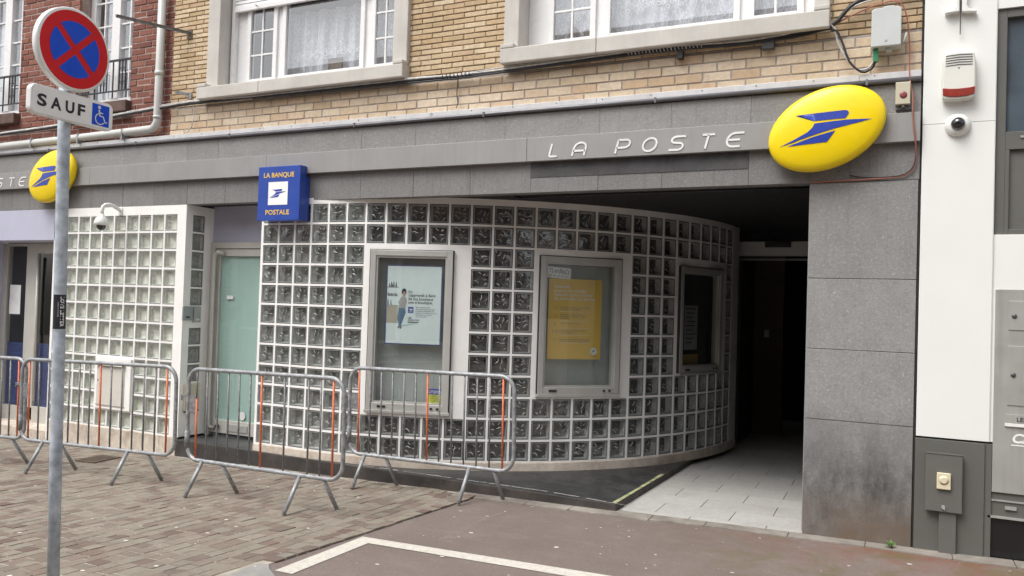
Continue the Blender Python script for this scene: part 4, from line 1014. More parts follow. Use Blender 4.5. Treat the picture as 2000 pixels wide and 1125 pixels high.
# meter box with cream button
mx = thing('meter_box', (.34, -.05, 0), 'dark grey meter box on a duct against the plinth with a cream button on it', 'box')
mb = MB(); mb.box(.225, .447, -.062, -.0145, .305, .685); mb.build('cover', mt['anth_box'], mx, bev=.006)
mb = MB(); mb.box(.223, .449, -.066, -.06, .685, .694); mb.build('lid_edge', mt['anth_box'], mx, bev=.002)
mb = MB(); mb.box(.226, .446, -.064, -.062, .30, .345); mb.build('lower_flap', mt['anth_box'], mx)
mb = MB(); mb.box(.312, .415, -.045, -.0145, -.03, .298); mb.build('duct', mt['anth_box'], mx, bev=.003)
mb = MB(); mb.lathe([(.014, 0), (.012, .008)], (.336, -.064, .33), (0, -1, 0), 12); mb.tube([(.34, -.07, .325), (.345, -.075, .31)], .003, 6); mb.build('lock', mt['steel'], mx)
bt = thing('push_button', (.335, -.07, .5), 'cream square push button plate fixed on the grey meter box', 'button')
mb = MB(); mb.box(.293, .377, -.082, -.0625, .452, .563); mb.build('plate', mt['cream'], bt, bev=.005)
mb = MB(); mb.lathe([(.030, 0), (.030, .003), (.020, .004), (.019, .009)], (.335, -.082, .515), (0, -1, 0), 24); mb.build('button', mt['cream'], bt)
# projecting sign foot at the top
ps = thing('projecting_sign', (.38, -.1, 3.8), 'bottom of a white projecting sign with a thin rod at the top right edge', 'sign')
mb = MB()
mb.prism([(.285, 3.712), (.285, 3.72), (.34, 3.735), (.352, 3.76), (.352, 4.4), (.372, 4.4), (.372, 3.715)], (0, -.06, 0), (1, 0, 0), (0, 0, 1), (0, .045, 0))
mb.prism([(.478, 3.700), (.478, 3.71), (.43, 3.728), (.418, 3.75), (.418, 4.4), (.388, 4.4), (.388, 3.71)], (0, -.06, 0), (1, 0, 0), (0, 0, 1), (0, .045, 0))
mb.build('casing', mt['wht'], ps, bev=.004)
mb = MB(); mb.tube([(.380, -.04, 4.4), (.380, -.04, 3.56)], .0035, 6); mb.build('rod', mt['pipe_grey'], ps)
# alarm siren
si = thing('alarm_siren', (.375, -.03, 3.26), 'cream alarm siren with red lens on the white wall above a dome camera', 'siren')
prof = [(.278, 3.12), (.275, 3.19), (.274, 3.27), (.277, 3.36), (.285, 3.415), (.30, 3.43), (.375, 3.434), (.45, 3.43), (.466, 3.415), (.475, 3.36), (.478, 3.27), (.477, 3.19), (.474, 3.12), (.462, 3.105), (.375, 3.098), (.29, 3.105)]
mb = MB(); mb.prism([p for p in prof], (0, -.082, 0), (1, 0, 0), (0, 0, 1), (0, .069, 0)); mb.build('housing', mt['siren_white'], si, bev=.014, seg=3)
mb = MB()
for k in range(5):
    z = 3.408-k*.017; mb.tube([(.295, -.083, z-.004), (.375, -.084, z+.001), (.455, -.083, z-.004)] , .0028, 5)
mb.lathe([(.006, 0), (.005, .002)], (.375, -.082, 3.318), (0, -1, 0), 10)
mb.build('louvre', mt['greytxt'], si)
mb = MB(); mb.prism([(.281, 3.135), (.279, 3.185), (.32, 3.178), (.375, 3.175), (.43, 3.178), (.473, 3.185), (.471, 3.135), (.43, 3.122), (.375, 3.118), (.32, 3.122)], (0, -.090, 0), (1, 0, 0), (0, 0, 1), (0, .03, 0)); mb.build('red_lens', mt['siren_red'], si, bev=.004)
# dome camera right
dc = thing('dome_camera', (.378, -.03, 2.94), 'round white dome camera with dark glass flat on the white wall under the siren', 'camera')
mb = MB(); mb.lathe([(.078, 0), (.080, .01), (.072, .03), (.056, .042), (.045, .046)], (.378, -.012, 2.938), (0, -1, 0), 32); mb.build('base_ring', mt['wht'], dc)
mb = MB(); mb.lathe([(.045, 0)]+[(.045*math.cos(t*.2), .045*math.sin(t*.2)) for t in range(1, 8)], (.378, -.056, 2.940), (0, -1, 0), 24); mb.build('dome', mt['dome'], dc)

# ============================================================ FIXTURES ON THE POST OFFICE FRONT
# yellow oval signs
def oval(cx, label):
    t = thing('oval_sign', (cx, -.1, 2.95), label, 'sign', 'yellow oval signs on the fascia')
    a, b, th, dep = .412, .288, R(22.5), .105
    mb = MB(); n = 64
    def pt(r, k, y):
        p = 2*math.pi*k/n; u, v = a*r*math.cos(p), b*r*math.sin(p)
        return (cx+u*math.cos(th)-v*math.sin(th), y, 2.95+u*math.sin(th)+v*math.cos(th))
    rows = [(.93, -.05), (.97, -.065), (.995, -.085), (1.0, -.105), (.985, -.125)] + [(math.cos(q)*.985, -.125-.055*math.sin(q)) for q in [R(15*i) for i in range(1, 6)]] + [(.12, -.1795)]
    rings = []
    for r, y in rows:
        rings.append(len(mb.v)); mb.v += [pt(r, k, y) for k in range(n)]
    for p, q in zip(rings, rings[1:]):
        for k in range(n): mb.f.append((p+k, p+(k+1) % n, q+(k+1) % n, q+k)); mb.m.append(0); mb.sm.append(True)
    mb.f.append(tuple(rings[-1]+k for k in range(n))); mb.m.append(0); mb.sm.append(True)
    mb.f.append(tuple(rings[0]+k for k in range(n))); mb.m.append(0); mb.sm.append(False)
    mb.m[:2*n] = [1]*(2*n); mb.build('body', [mt['yellow'], mt['yellow_rim']], t)
    def surf(x, z):
        dx, dz = x-cx, z-2.95; u = dx*math.cos(th)+dz*math.sin(th); v = -dx*math.sin(th)+dz*math.cos(th)
        q = min(.999, math.sqrt((u/a)**2+(v/b)**2)/.985); return -.125-.055*math.sqrt(1-q*q)
    for E_, nm in ((E_top, 'emblem'), (E_mid, 'emblem'), (E_low, 'emblem')):
        bm = bmesh.new(); vs = [bm.verts.new((cx+.012+p[0], 0, 2.938+p[1])) for p in E_]; bm.faces.new(vs)
        bmesh.ops.triangulate(bm, faces=bm.faces)
        for _ in range(4): bmesh.ops.subdivide_edges(bm, edges=[e for e in bm.edges if e.calc_length() > .02], cuts=1)
        bmesh.ops.triangulate(bm, faces=bm.faces)
        mb = MB(); mb.v = [(v.co.x, surf(v.co.x, v.co.z)-.0025, v.co.z) for v in bm.verts]; bm.verts.index_update()
        for f in bm.faces: mb.f.append(tuple(v.index for v in f.verts)); mb.m.append(0); mb.sm.append(True)
        bm.free(); mb.build(nm, mt['emblem'], t, smooth_all=True)
    return t
oval(-.4625, 'yellow oval sign with blue arrow emblem above the grey pillar, fully visible')
oval(-9.0, 'yellow oval sign partly hidden behind the traffic sign pole at the left')
# white lettering on the band
def ribbon(mb, path, w_, o, ux, uz, d):
    """flat stroke of width w_ along a 2D path, extruded by d"""
    n = len(path); Lf, Rt = [], []
    for i, (x, z) in enumerate(path):
        a = path[max(0, i-1)]; b = path[min(n-1, i+1)]; tx, tz = b[0]-a[0], b[1]-a[1]; q = math.hypot(tx, tz) or 1
        nx, nz = -tz/q*w_/2, tx/q*w_/2; Lf.append((x+nx, z+nz)); Rt.append((x-nx, z-nz))
    o, ux, uz, d = map(Vector, (o, ux, uz, d)); b0 = len(mb.v)
    for p in Lf+Rt: mb.v.append(tuple(o+ux*p[0]+uz*p[1]))
    for p in Lf+Rt: mb.v.append(tuple(o+ux*p[0]+uz*p[1]+d))
    N = 2*n
    for i in range(n-1):
        q = [(i, i+1, n+i+1, n+i)]
        for f in q: mb.f.append(tuple(b0+N+k for k in f)); mb.m.append(0); mb.sm.append(False)
        for (p_, r_) in ((i, i+1), (n+i, n+i+1)): mb.f.append((b0+p_, b0+r_, b0+N+r_, b0+N+p_)); mb.m.append(0); mb.sm.append(False)
    for p_, r_ in ((0, n), (n-1, 2*n-1)): mb.f.append((b0+p_, b0+r_, b0+N+r_, b0+N+p_)); mb.m.append(0); mb.sm.append(False)
def arc(cx, cz, rx, rz, a0, a1, n=10): return [(cx+rx*math.cos(R(a0+(a1-a0)*i/n)), cz+rz*math.sin(R(a0+(a1-a0)*i/n))) for i in range(n+1)]
# letters in a unit box: width 1 (scaled), height 1
LET = {
 'L': [[(.06, 1), (.06, .25)] + arc(.26, .22, .20, .18, 180, 270, 5) + [(1, .04)]],
 'A': [[(.06, 0), (.06, .55)] + arc(.5, .56, .44, .40, 180, 0, 12) + [(.94, 0)], [(.06, .36), (.94, .36)]],
 'P': [[(.06, 0), (.06, .96)], [(.06, .96), (.6, .96)] + arc(.62, .68, .32, .28, 90, -90, 8) + [(.06, .40)]],
 'O': [arc(.5, .5, .45, .46, 0, 360, 28)],
 'S': [[(.98, .93), (.85, .96)] + arc(.36, .74, .30, .22, 90, 250, 8) + arc(.64, .26, .30, .24, 70, -90, 8) + [(.02, .03)]],
 'T': [[(0, .96), (1, .96)], [(.5, .96), (.5, 0)]],
 'E': [[(1, .96), (.5, .96)] + arc(.48, .5, .42, .46, 90, 270, 12) + [(.96, .04)], [(.10, .5), (.86, .5)]],
}
spots = [('L', -2.657, -2.549), ('A', -2.449, -2.300), ('P', -2.073, -1.925), ('O', -1.853, -1.702), ('S', -1.627, -1.483), ('T', -1.386, -1.261), ('E', -1.192, -1.041)]
def lettering(dx, label, wide=1.0):
    t = thing('wall_lettering', (-1.9+dx, -.06, 2.92), label, 'lettering', 'white raised words on the grey metal band')
    for ch, x0, x1 in spots:
        mb = MB(); H = .112; sh = .03; wid = (x1-x0)-sh
        for st_ in LET[ch]:
            path = [(p[0]*wid + p[1]*sh, p[1]*H) for p in st_]
            ribbon(mb, path, .0155, (x0+dx, -.0525, 2.865), (1, 0, 0), (0, 0, 1), (0, -.0045, 0))
        mb.build('letter', mt['letterwhite'], t)
lettering(0, 'white raised words LA POSTE on the metal band left of the large oval sign')
lettering(-8.52, 'white raised letters ending in STE cut off by the left edge of the photo')
# blue box sign
bs = thing('box_sign', (-5.5, -.1, 2.63), 'square blue box sign with yellow words and a white emblem panel above the glass blocks', 'sign')
mb = MB(); mb.box(-5.765, -5.235, -.15, -.054, 2.365, 2.905); mb.build('casing', mt['bluesign'], bs, bev=.004)
mb = MB(); mb.box(-5.765, -5.235, -.054, -.003, 2.37, 2.80); mb.build('mount', mt['bluesign'], bs)
mb = MB(); mb.box(-5.629, -5.383, -.1525, -.150, 2.520, 2.748); mb.build('white_panel', mt['sign_white'], bs)
for E_ in (E_top, E_mid, E_low):
    mb = MB(); mb.face([(-5.503+p[0]*.36, -.1535, 2.632+p[1]*.36) for p in E_]); mb.build('emblem', mt['emblem'], bs)
mb = MB(); text_faces(mb, 'LA BANQUE', (-5.695, -.1505, 2.795), (1, 0, 0), (0, 0, 1), .066, (0, -.001, 0), width=.385, bold=.02); mb.build('lettering', mt['gold'], bs, fix=False)
mb = MB(); text_faces(mb, 'POSTALE', (-5.657, -.1505, 2.425), (1, 0, 0), (0, 0, 1), .066, (0, -.001, 0), width=.30, bold=.02); mb.build('lettering', mt['gold'], bs, fix=False)
# red button alarm box
ab = thing('alarm_box', (.04, -.03, 3.17), 'old beige box with a dull red round lens at the right end of the fascia', 'alarm')
mb = MB(); mb.box(-.012, .082, -.065, -.001, 3.10, 3.258); mb.build('housing', mt['beigebox'], ab, bev=.005)
mb = MB(); mb.lathe([(.025, 0), (.023, .004), (.012, .008)], (.038, -.065, 3.165), (0, -1, 0), 20); mb.build('lens', mt['redlens'], ab)
mb = MB(); mb.lathe([(.012, 0), (.012, .025)], (.038, -.045, 3.10), (0, 0, -1), 10); mb.build('gland', mt['pipe_grey'], ab)
mb = MB(); mb.box(-.01, .09, -.03, -.003, 3.07, 3.0995); mb.build('back_plate', mt['pipe_grey'], ab)
# telecom junction box
jb = thing('junction_box', (-.08, -.02, 3.65), 'pale grey telecom junction box with rounded top on the brick at the upper right', 'box')
mb = MB(); mb.prism([(-.176, 3.515), (-.176, 3.775), (-.155, 3.79), (-.10, 3.79), (-.095, 3.80), (-.03, 3.80), (-.025, 3.79), (.0, 3.79), (.016, 3.775), (.016, 3.515)], (0, -.095, 0), (1, 0, 0), (0, 0, 1), (0, .122, 0)); mb.build('cover', mt['boxgrey'], jb, bev=.008)
mb = MB(); mb.lathe([(.009, 0), (.008, .003)], (-.08, -.095, 3.555), (0, -1, 0), 12); mb.build('lock', mt['steel'], jb)
mb = MB(); mb.box(-.162, -.128, -.06, -.03, 3.42, 3.514); mb.build('green_clip', mt['green'], jb, bev=.003)
mb = MB(); mb.lathe([(.02, 0), (.02, .03)], (-.06, -.04, 3.515), (0, 0, -1), 10); mb.build('gland', mt['boxgrey'], jb)
mb = MB(); mb.tube([(.016, -.04, 3.54), (.035, -.05, 3.55), (.05, -.05, 3.61)], .007, 6); mb.build('cable_tail', mt['boxgrey'], jb)
# cables
def cable(name, pts, r, m, label, cat='cable', jit=.004, group=None):
    """smooth path through points"""
    P = [Vector(p) for p in pts]; out = []
    for i in range(len(P)-1):
        p0, p1, p2, p3 = P[max(0, i-1)], P[i], P[i+1], P[min(len(P)-1, i+2)]
        n = max(3, int((p2-p1).length/.05))
        for k in range(n):
            t = k/n; out.append(.5*((2*p1)+(p2-p0)*t+(2*p0-5*p1+4*p2-p3)*t*t+(3*p1-p0-3*p2+p3)*t**3) + Vector((0, random.uniform(-jit, 0)*.5, random.uniform(-jit, jit)*.5)))
    out.append(P[-1]); mb = MB(); mb.tube(out, r, 6, cap=True); o = mb.build(name, m); return tag(o, label, cat, group)
base = [(-10.6, .02, 3.54), (-9.0, .02, 3.575), (-7.24, .0, 3.658), (-6.7, .0, 3.672), (-6, .0, 3.668), (-4.14, -.0, 3.66), (-3.6, .0, 3.648), (-3.12, .0, 3.66), (-2.11, .0, 3.685), (-1.56, .0, 3.69), (-1.09, .0, 3.678), (-.68, .0, 3.695), (-.45, -.01, 3.72)]
def shift(ps, dy, dz, w=.01): return [(x, y+dy, z+dz+random.uniform(-w, w)) for x, y, z in ps]
G_ = 'cables running along the brick wall'
cable('cable', shift(base, -.018, -.002, .004)+[(-.33, -.03, 3.84), (-.2, -.02, 3.90), (.15, -.0, 3.93)], .0155, mt['cable_black'], 'thick black cable under the window sills curving up at the right end', group=G_)
cable('cable', shift(base, -.030, .008, .006)+[(-.40, -.02, 3.60), (-.33, -.02, 3.46), (-.26, -.02, 3.385), (-.19, -.02, 3.39), (-.150, -.045, 3.44)], .0075, mt['cable_grey'], 'pale grey cable under the sills that loops down below the junction box', group=G_)
cable('cable', shift(base, -.022, .022, .006)+[(-.36, -.03, 3.80), (-.22, -.03, 3.87), (.12, -.02, 3.90)], .0065, mt['cable_grey'], 'thin pale cable above the black one rising at the right end', group=G_)
cable('cable', shift(base[4:], -.026, -.022, .006)+[(-.38, -.03, 3.62), (-.32, -.03, 3.45), (-.24, -.03, 3.365), (-.17, -.03, 3.38), (-.145, -.05, 3.43)], .0085, mt['cable_black'], 'thin black cable looping to the green clip under the junction box', group=G_)
cable('cable', shift(base[:8], -.012, -.012, .007), .004, mt['cable_grey'], 'thin pale cable sagging along the left half of the brick wall', group=G_)
cable('cable', [(-.50, -.01, 3.70), (-.3, -.02, 3.79), (-.15, -.03, 3.835), (-.02, -.06, 3.84), (.04, -.05, 3.76), (.07, -.02, 3.55), (.075, -.025, 3.30), (.098, -.055, 3.15), (.10, -.06, 3.0), (.118, -.06, 2.85), (.128, -.02, 2.75), (.11, -.015, 2.65), (.03, -.012, 2.60), (-.16, -.012, 2.588), (-.35, -.012, 2.583), (-.565, -.012, 2.578)], .0055, mt['cable_red'], 'red brown cable running down the right end of the fascia and along the pillar top', jit=.002)
cable('cable', [(-.30, -.012, 2.62), (-.18, -.013, 2.60), (.02, -.016, 2.605), (.10, -.018, 2.65), (.124, -.02, 2.73), (.122, -.018, 2.86)], .004, mt['cable_black'], 'short black cable curving beside the red brown one above the pillar', jit=.001)
cable('cable', [(-3.59, .0, 3.64), (-3.60, .005, 3.5), (-3.585, .005, 3.42), (-3.60, .0, 3.37)], .004, mt['cable_black'], 'short black cable end hanging down the brick band between the windows', jit=.003)
cable('cable', [(-6.86, .0, 3.655), (-6.85, .0, 3.55), (-6.88, .0, 3.44), (-6.93, .0, 3.375), (-6.97, .0, 3.36), (-6.985, .0, 3.385), (-6.96, .0, 3.40)], .0055, mt['cable_grey'], 'pale cable end hooked in a curl on the left of the brick band', jit=.001)
# lashing coils on the cables
mb = MB()
for x in [-6.2+.0*k for k in range(0)]: pass
mb.tube([(-3.75+.3*i/40, -.018+.026*math.cos(i*1.2), 3.655+.022*math.sin(i*1.2)) for i in range(41)], .005, 5)
tag(mb.build('cable_coil', mt['cable_black']), 'black coil of cable wound round the bundle between the two upper windows', 'cable')
mb = MB(); mb.tube([(-2.0+.62*i/120, -.016+.030*math.cos(i*1.1), 3.688+.024*math.sin(i*1.1)) for i in range(121)], .0035, 5)
tag(mb.build('spiral_wrap', mt['cable_grey']), 'pale spiral wrap around the cables under the right upstairs window', 'cable')
mb = MB(); mb.box(-1.585, -1.54, -.03, .02, 3.60, 3.67); tag(mb.build('cable_clamp', mt['black_plastic'], bev=.003), 'narrow black clamp hanging under the cables below the right upstairs window', 'clamp')
mb = MB(); mb.box(-.935, -.845, -.03, .02, 3.605, 3.675); tag(mb.build('cable_splitter', M('dark_grey_box', (.05, .05, .055), .5), bev=.004), 'square dark grey box under the cables right of the narrow clamp', 'box')
# flag holder arm and small bracket
fb = thing('banner_arm', (-7.2, -.1, 4.5), 'weathered flat metal arm sticking out from the wall at the upper left', 'bracket')
A_ = Vector((-6.99, .03, 4.47)); dr_ = (CAM-A_); 
mb = MB(); P0 = Vector((-6.985, .03, 4.455)); P1 = Vector((-7.35, -.62, 4.475)); ux_ = (P1-P0)
mb.obox(P0+Vector((0, 0, -.014)), ux_, Vector((.010, -.004, 0)), Vector((0, 0, .028))); mb.obox(P0+Vector((-.012, 0, .012)), ux_, Vector((.034, 0, 0)), Vector((0, 0, .006))); mb.build('arm', M('weathered_zinc', (.22, .21, .2), .6, metal=.4, var=.4, vs=20), fb)
mb = MB(); mb.box(-7.03, -6.96, .018, .03, 4.40, 4.50); mb.build('wall_plate', mt['rust'], fb)
sb_ = thing('wall_bracket', (-7.0, -.05, 3.79), 'small zinc angle bracket on the yellow brick below the metal arm', 'bracket')
mb = MB(); mb.obox((-6.95, .03, 3.765), (-.13, -.10, .02), (.006, -.008, 0), (0, 0, .03)); mb.build('arm', mt['galv'], sb_)
mb = MB(); mb.box(-6.965, -6.925, .015, .03, 3.735, 3.80); mb.build('wall_plate', mt['galv'], sb_)
# drain pipe
dp = thing('drain_pipe', (-7.6, -.05, 3.4), 'pale grey rain pipe coming down the red brick and turning left above the fascia', 'pipe')
mb = MB(); y = -.02
path = [(-7.385, y, 5.9), (-7.385, y, 3.56)] + [(-7.385-.10+.10*math.cos(R(a)), y, 3.53+.10*math.sin(R(a))*1.0) for a in (-10, -30, -50, -70, -90)] + [(-7.7, y, 3.425), (-9.0, y, 3.40), (-10.8, y, 3.375)]
mb.tube(path, .044, 16); mb.build('pipe', mt['pvc_grey'], dp)
mb = MB(); mb.lathe([(.050, 0), (.050, .05)], (-7.385, y, 4.02), (0, 0, 1), 16); mb.lathe([(.049, 0), (.049, .03)], (-7.385, y, 3.54), (0, 0, 1), 16); mb.build('collar', mt['pvc_grey'], dp)
mb = MB()
for x in (-7.9, -8.65, -9.5): mb.box(x-.01, x+.01, y-.046, y+.06, 3.33, 3.45); 
mb.build('pipe_clip', mt['galv'], dp)
# swan neck dome camera
sw = thing('dome_camera', (-8.1, -.2, 2.45), 'white dome camera hanging from a curved arm in front of the left glass block wall', 'camera')
cxm, cym, czm = -8.0, -.42, 2.42
mb = MB(); mb.tube([(-7.93, -.004, 2.53), (-7.935, -.04, 2.55), (-7.94, -.09, 2.575), (-7.945, -.14, 2.585), (-7.952, -.185, 2.578), (-7.958, -.21, 2.555), (-7.962, -.22, 2.51), (-7.962, -.22, 2.43)], .021, 12); mb.build('arm', mt['wht'], sw)
mb = MB(); mb.box(-7.965, -7.90, -.012, -.002, 2.48, 2.57); mb.build('wall_plate', mt['wht'], sw, bev=.004)
mb = MB(); mb.lathe([(.022, .12), (.03, .10), (.055, .075), (.072, .04), (.078, .01), (.072, -.004), (.05, -.008)], (-7.962, -.22, 2.352), (0, 0, 1), 28); mb.build('housing', mt['wht'], sw)
mb = MB(); mb.lathe([(.052*math.cos(R(a)), -.052*math.sin(R(a))*1.15) for a in (0, 15, 30, 45, 60, 75, 86)], (-7.962, -.22, 2.345), (0, 0, 1), 24); mb.build('dome', mt['dome'], sw)
# letter box in the left glass wall
lb = thing('letter_box', (-7.93, 0, .55), 'cream metal letter box set into the left glass block wall', 'letter box')
X0_, X1_ = LX-6*LP, LX-3*LP
mb = MB(); mb.box(X0_+.01, X1_-.01, -.022, -.0005, .282, .862); mb.build('frame', mt['paintwall'], lb, bev=.003)
mb = MB(); mb.box(X0_+.06, X1_-.10, -.032, -.0215, .33, .77); mb.build('door', M('letterbox_cream', (.62, .59, .53), .5, var=.06), lb, bev=.003)
mb = MB(); mb.hexa([(X0_+.05, -.06, .775), (X1_-.09, -.06, .775), (X1_-.09, -.022, .775), (X0_+.05, -.022, .775), (X0_+.05, -.028, .805), (X1_-.09, -.028, .805), (X1_-.09, -.022, .805), (X0_+.05, -.022, .805)]); mb.box(X0_+.05, X1_-.09, -.034, -.022, .325, .334); mb.build('flap', mt['doorframe'], lb)
mb = MB(); mb.lathe([(.008, 0), (.008, .004)], (X0_+.085, -.032, .60), (0, -1, 0), 10); mb.build('lock', mt['ink'], lb)
# card reader + intercom on the return wall
it = thing('intercom', (-6.9, .1, 1.4), 'grey metal intercom and card reader plates on the return wall beside the frosted door', 'intercom')
mb = MB(); mb.box(-6.906, -6.885, -.008, .125, 1.325, 1.478); mb.build('reader_plate', M('grey_reader', (.33, .35, .36), .4, metal=.4), it, bev=.003)
mb = MB(); mb.box(-6.906, -6.872, .135, .225, 1.305, 1.478); mb.build('intercom_plate', M('grey_intercom', (.38, .39, .38), .4, metal=.3), it, bev=.004)
mb = MB(); mb.box(-6.886, -6.882, .03, .08, 1.352, 1.370); mb.build('card_slot', mt['ink'], it)
mb = MB(); mb.box(-6.873, -6.869, .16, .205, 1.325, 1.345); mb.build('name_plate', mt['paper'], it)
yb = thing('wall_cabinet', (-6.9, .15, .5), 'small cream yellowed box low on the return wall behind the middle barrier', 'box')
mb = MB(); mb.box(-6.906, -6.876, .055, .255, .345, .635); mb.build('body', mt['beigebox'], yb, bev=.004)
mb = MB(); mb.box(-6.90, -6.874, .06, .25, .330, .344); mb.build('lip', mt['ink'], yb)

# ============================================================ TRAFFIC SIGN
TS = thing('traffic_sign', (-4.143, -3.33, gz(-4.14)), 'red and blue no stopping traffic sign with a SAUF disabled panel on a galvanised pole', 'traffic sign')
PX, PY = -4.141, -3.34
def pole_at(z): return (-4.144+.0024*(z-0), -3.314-.0225*z)   # leans very slightly
mb = MB(); mb.tube([(*pole_at(z), z) for z in (-.15, .8, 1.6, 2.4, 3.12)], .0318, 20); mb.build('pole', mt['galv_pole'], TS)
mb = MB(); mb.lathe([(.035, 0), (.033, .012)], (*pole_at(3.12), 3.12), (0, 0, 1), 16); mb.build('pole_cap', mt['black_plastic'], TS)
ang = R(3); dl = Vector((-math.sin(ang), math.cos(ang), 0)); nf = Vector((math.cos(ang), math.sin(ang), 0)); tz = Vector((0, 0, 1))
def disc_pt(c, r, a): return c + dl*(r*math.cos(a)) + tz*(r*math.sin(a))
cz_ = 2.924; cc = Vector((*pole_at(cz_), cz_)) + nf*.062
Rr = .226
rp = MB(); rp.lathe([(Rr-.012, -.032), (Rr, -.026), (Rr, .004), (Rr-.004, .008), (Rr-.014, .009)], tuple(cc), tuple(nf), 64); rpo = rp.build('round_panel', mt['sign_alu'], TS)
mb = MB(); mb.lathe([(Rr-.017, 0), (Rr-.017, .0012)], tuple(cc+nf*.009), tuple(nf), 64); mb.build('red_face', mt['sign_red'], rpo)
# four blue segments between the diagonal bars
ri = .152; hb = .0185; a45 = R(45)
for q in range(4):
    mid = q*math.pi/2
    e1 = Vector((math.cos(mid+a45), math.sin(mid+a45))); 
    # region: between rays at mid±45°, offset by hb from each bar
    tip = hb*math.sqrt(2)
    a_lim = a45 - math.asin(hb/ri)
    pts = [(tip*math.cos(mid), tip*math.sin(mid))] + [(ri*math.cos(mid-a_lim+2*a_lim*i/20), ri*math.sin(mid-a_lim+2*a_lim*i/20)) for i in range(21)]
    mb = MB(); mb.prism(pts, tuple(cc+nf*.0118), tuple(dl), tuple(tz), tuple(nf*-.001)); mb.build('blue_segment', mt['sign_blue'], rpo)
# lower text panel
pw, ph, rc_ = .253, .079, .034
pcz = 2.606; pc = Vector((*pole_at(pcz), pcz)) + nf*.058 + dl*.006
def rrect(w_, h_, r_, n=6):
    out = []
    for cx_, cy_, a0 in ((w_-r_, h_-r_, 0), (-w_+r_, h_-r_, 90), (-w_+r_, -h_+r_, 180), (w_-r_, -h_+r_, 270)):
        out += [(cx_+r_*math.cos(R(a0+90*i/n)), cy_+r_*math.sin(R(a0+90*i/n))) for i in range(n+1)]
    return out
mb = MB(); mb.prism(rrect(pw, ph, rc_), tuple(pc-nf*.03), tuple(dl), tuple(tz), tuple(nf*.038)); pno = mb.build('text_panel', mt['sign_alu'], TS, bev=.005)
mb = MB(); mb.prism(rrect(pw-.008, ph-.008, rc_-.006), tuple(pc+nf*.0082), tuple(dl), tuple(tz), tuple(nf*.0008)); mb.build('white_face', mt['sign_white'], pno)
bxx = MB(); bxx.obox(pc+nf*.009+dl*.113-tz*.060, dl*.112, nf*.0012, tz*.120); bxx.build('blue_square', mt['sign_blue'], pno)
mb = MB(); 
for ch, a, b in (('S', -.218, -.163), ('A', -.140, -.077), ('U', -.053, .001), ('F', .022, .068)): text_faces(mb, ch, pc+nf*.0092+dl*a-tz*.030, dl, tz, .086, nf*.001, width=b-a, bold=.035)
mb.build('lettering', mt['ink'], pno, fix=False)
mb = MB(); q0 = pc+nf*.0105+dl*.169
mb.lathe([(.0095, 0), (.0095, .0005)], tuple(q0-dl*.010+tz*.043), tuple(nf), 14)
def stroke(pts, w_): ribbon(mb, pts, w_, tuple(q0), tuple(dl), tuple(tz), tuple(nf*.0008))
stroke([(-.012, .030), (-.006, -.004)], .009); stroke([(-.009, .015), (.014, .012)], .006); stroke([(-.008, -.004), (.017, -.006), (.030, -.037), (.043, -.034)], .007)
stroke([(-.004-.030*math.sin(R(a)), -.022+.030*math.cos(R(a))) for a in range(10, 250, 15)], .006)
mb.build('wheelchair_symbol', mt['letterwhite'], pno, fix=False)
mb = MB()
for z in (2.83, 3.01, 2.606): mb.obox(Vector((*pole_at(z), z-.012))-dl*.045-nf*.042, dl*.09, nf*.075, tz*.024)
mb.build('pole_clamp', mt['galv_dark'], TS)
# sticker on the pole
stk = thing('sticker', (-4.14, -3.35, 1.48), 'narrow black sticker with white vertical letters wrapped on the sign pole', 'sticker')
def pole_pt(phi, z, r=.0326):
    x, y = pole_at(z); return Vector((x+r*math.cos(phi), y+r*math.sin(phi), z))
toc = math.atan2(CAM.y-(-3.345), CAM.x-(-4.14))
mb = MB()
for i in range(12):
    a0, a1 = toc-R(72)+R(12.0)*i, toc-R(72)+R(12.0)*(i+1)
    mb.face([pole_pt(a0, 1.395), pole_pt(a1, 1.395), pole_pt(a1, 1.583), pole_pt(a0, 1.583)], 0, True)
mb.build('black_label', mt['ink'], stk, fix=False, merge=True)
mb = MB(); text_faces(mb, 'LOVE LETTER', (0, 0, 0), (1, 0, 0), (0, 1, 0), .034, (0, 0, 0), width=.165, bold=.04)
text_faces(mb, 'made in the city', (.03, -.018, 0), (1, 0, 0), (0, 1, 0), .011, (0, 0, 0), width=.08)
mb.v = [tuple(pole_pt(toc+R(8)+(v[1]/.0345)*.8, 1.572-v[0], .0332)) for v in mb.v]; mb.build('lettering', mt['letterwhite'], stk, fix=False)

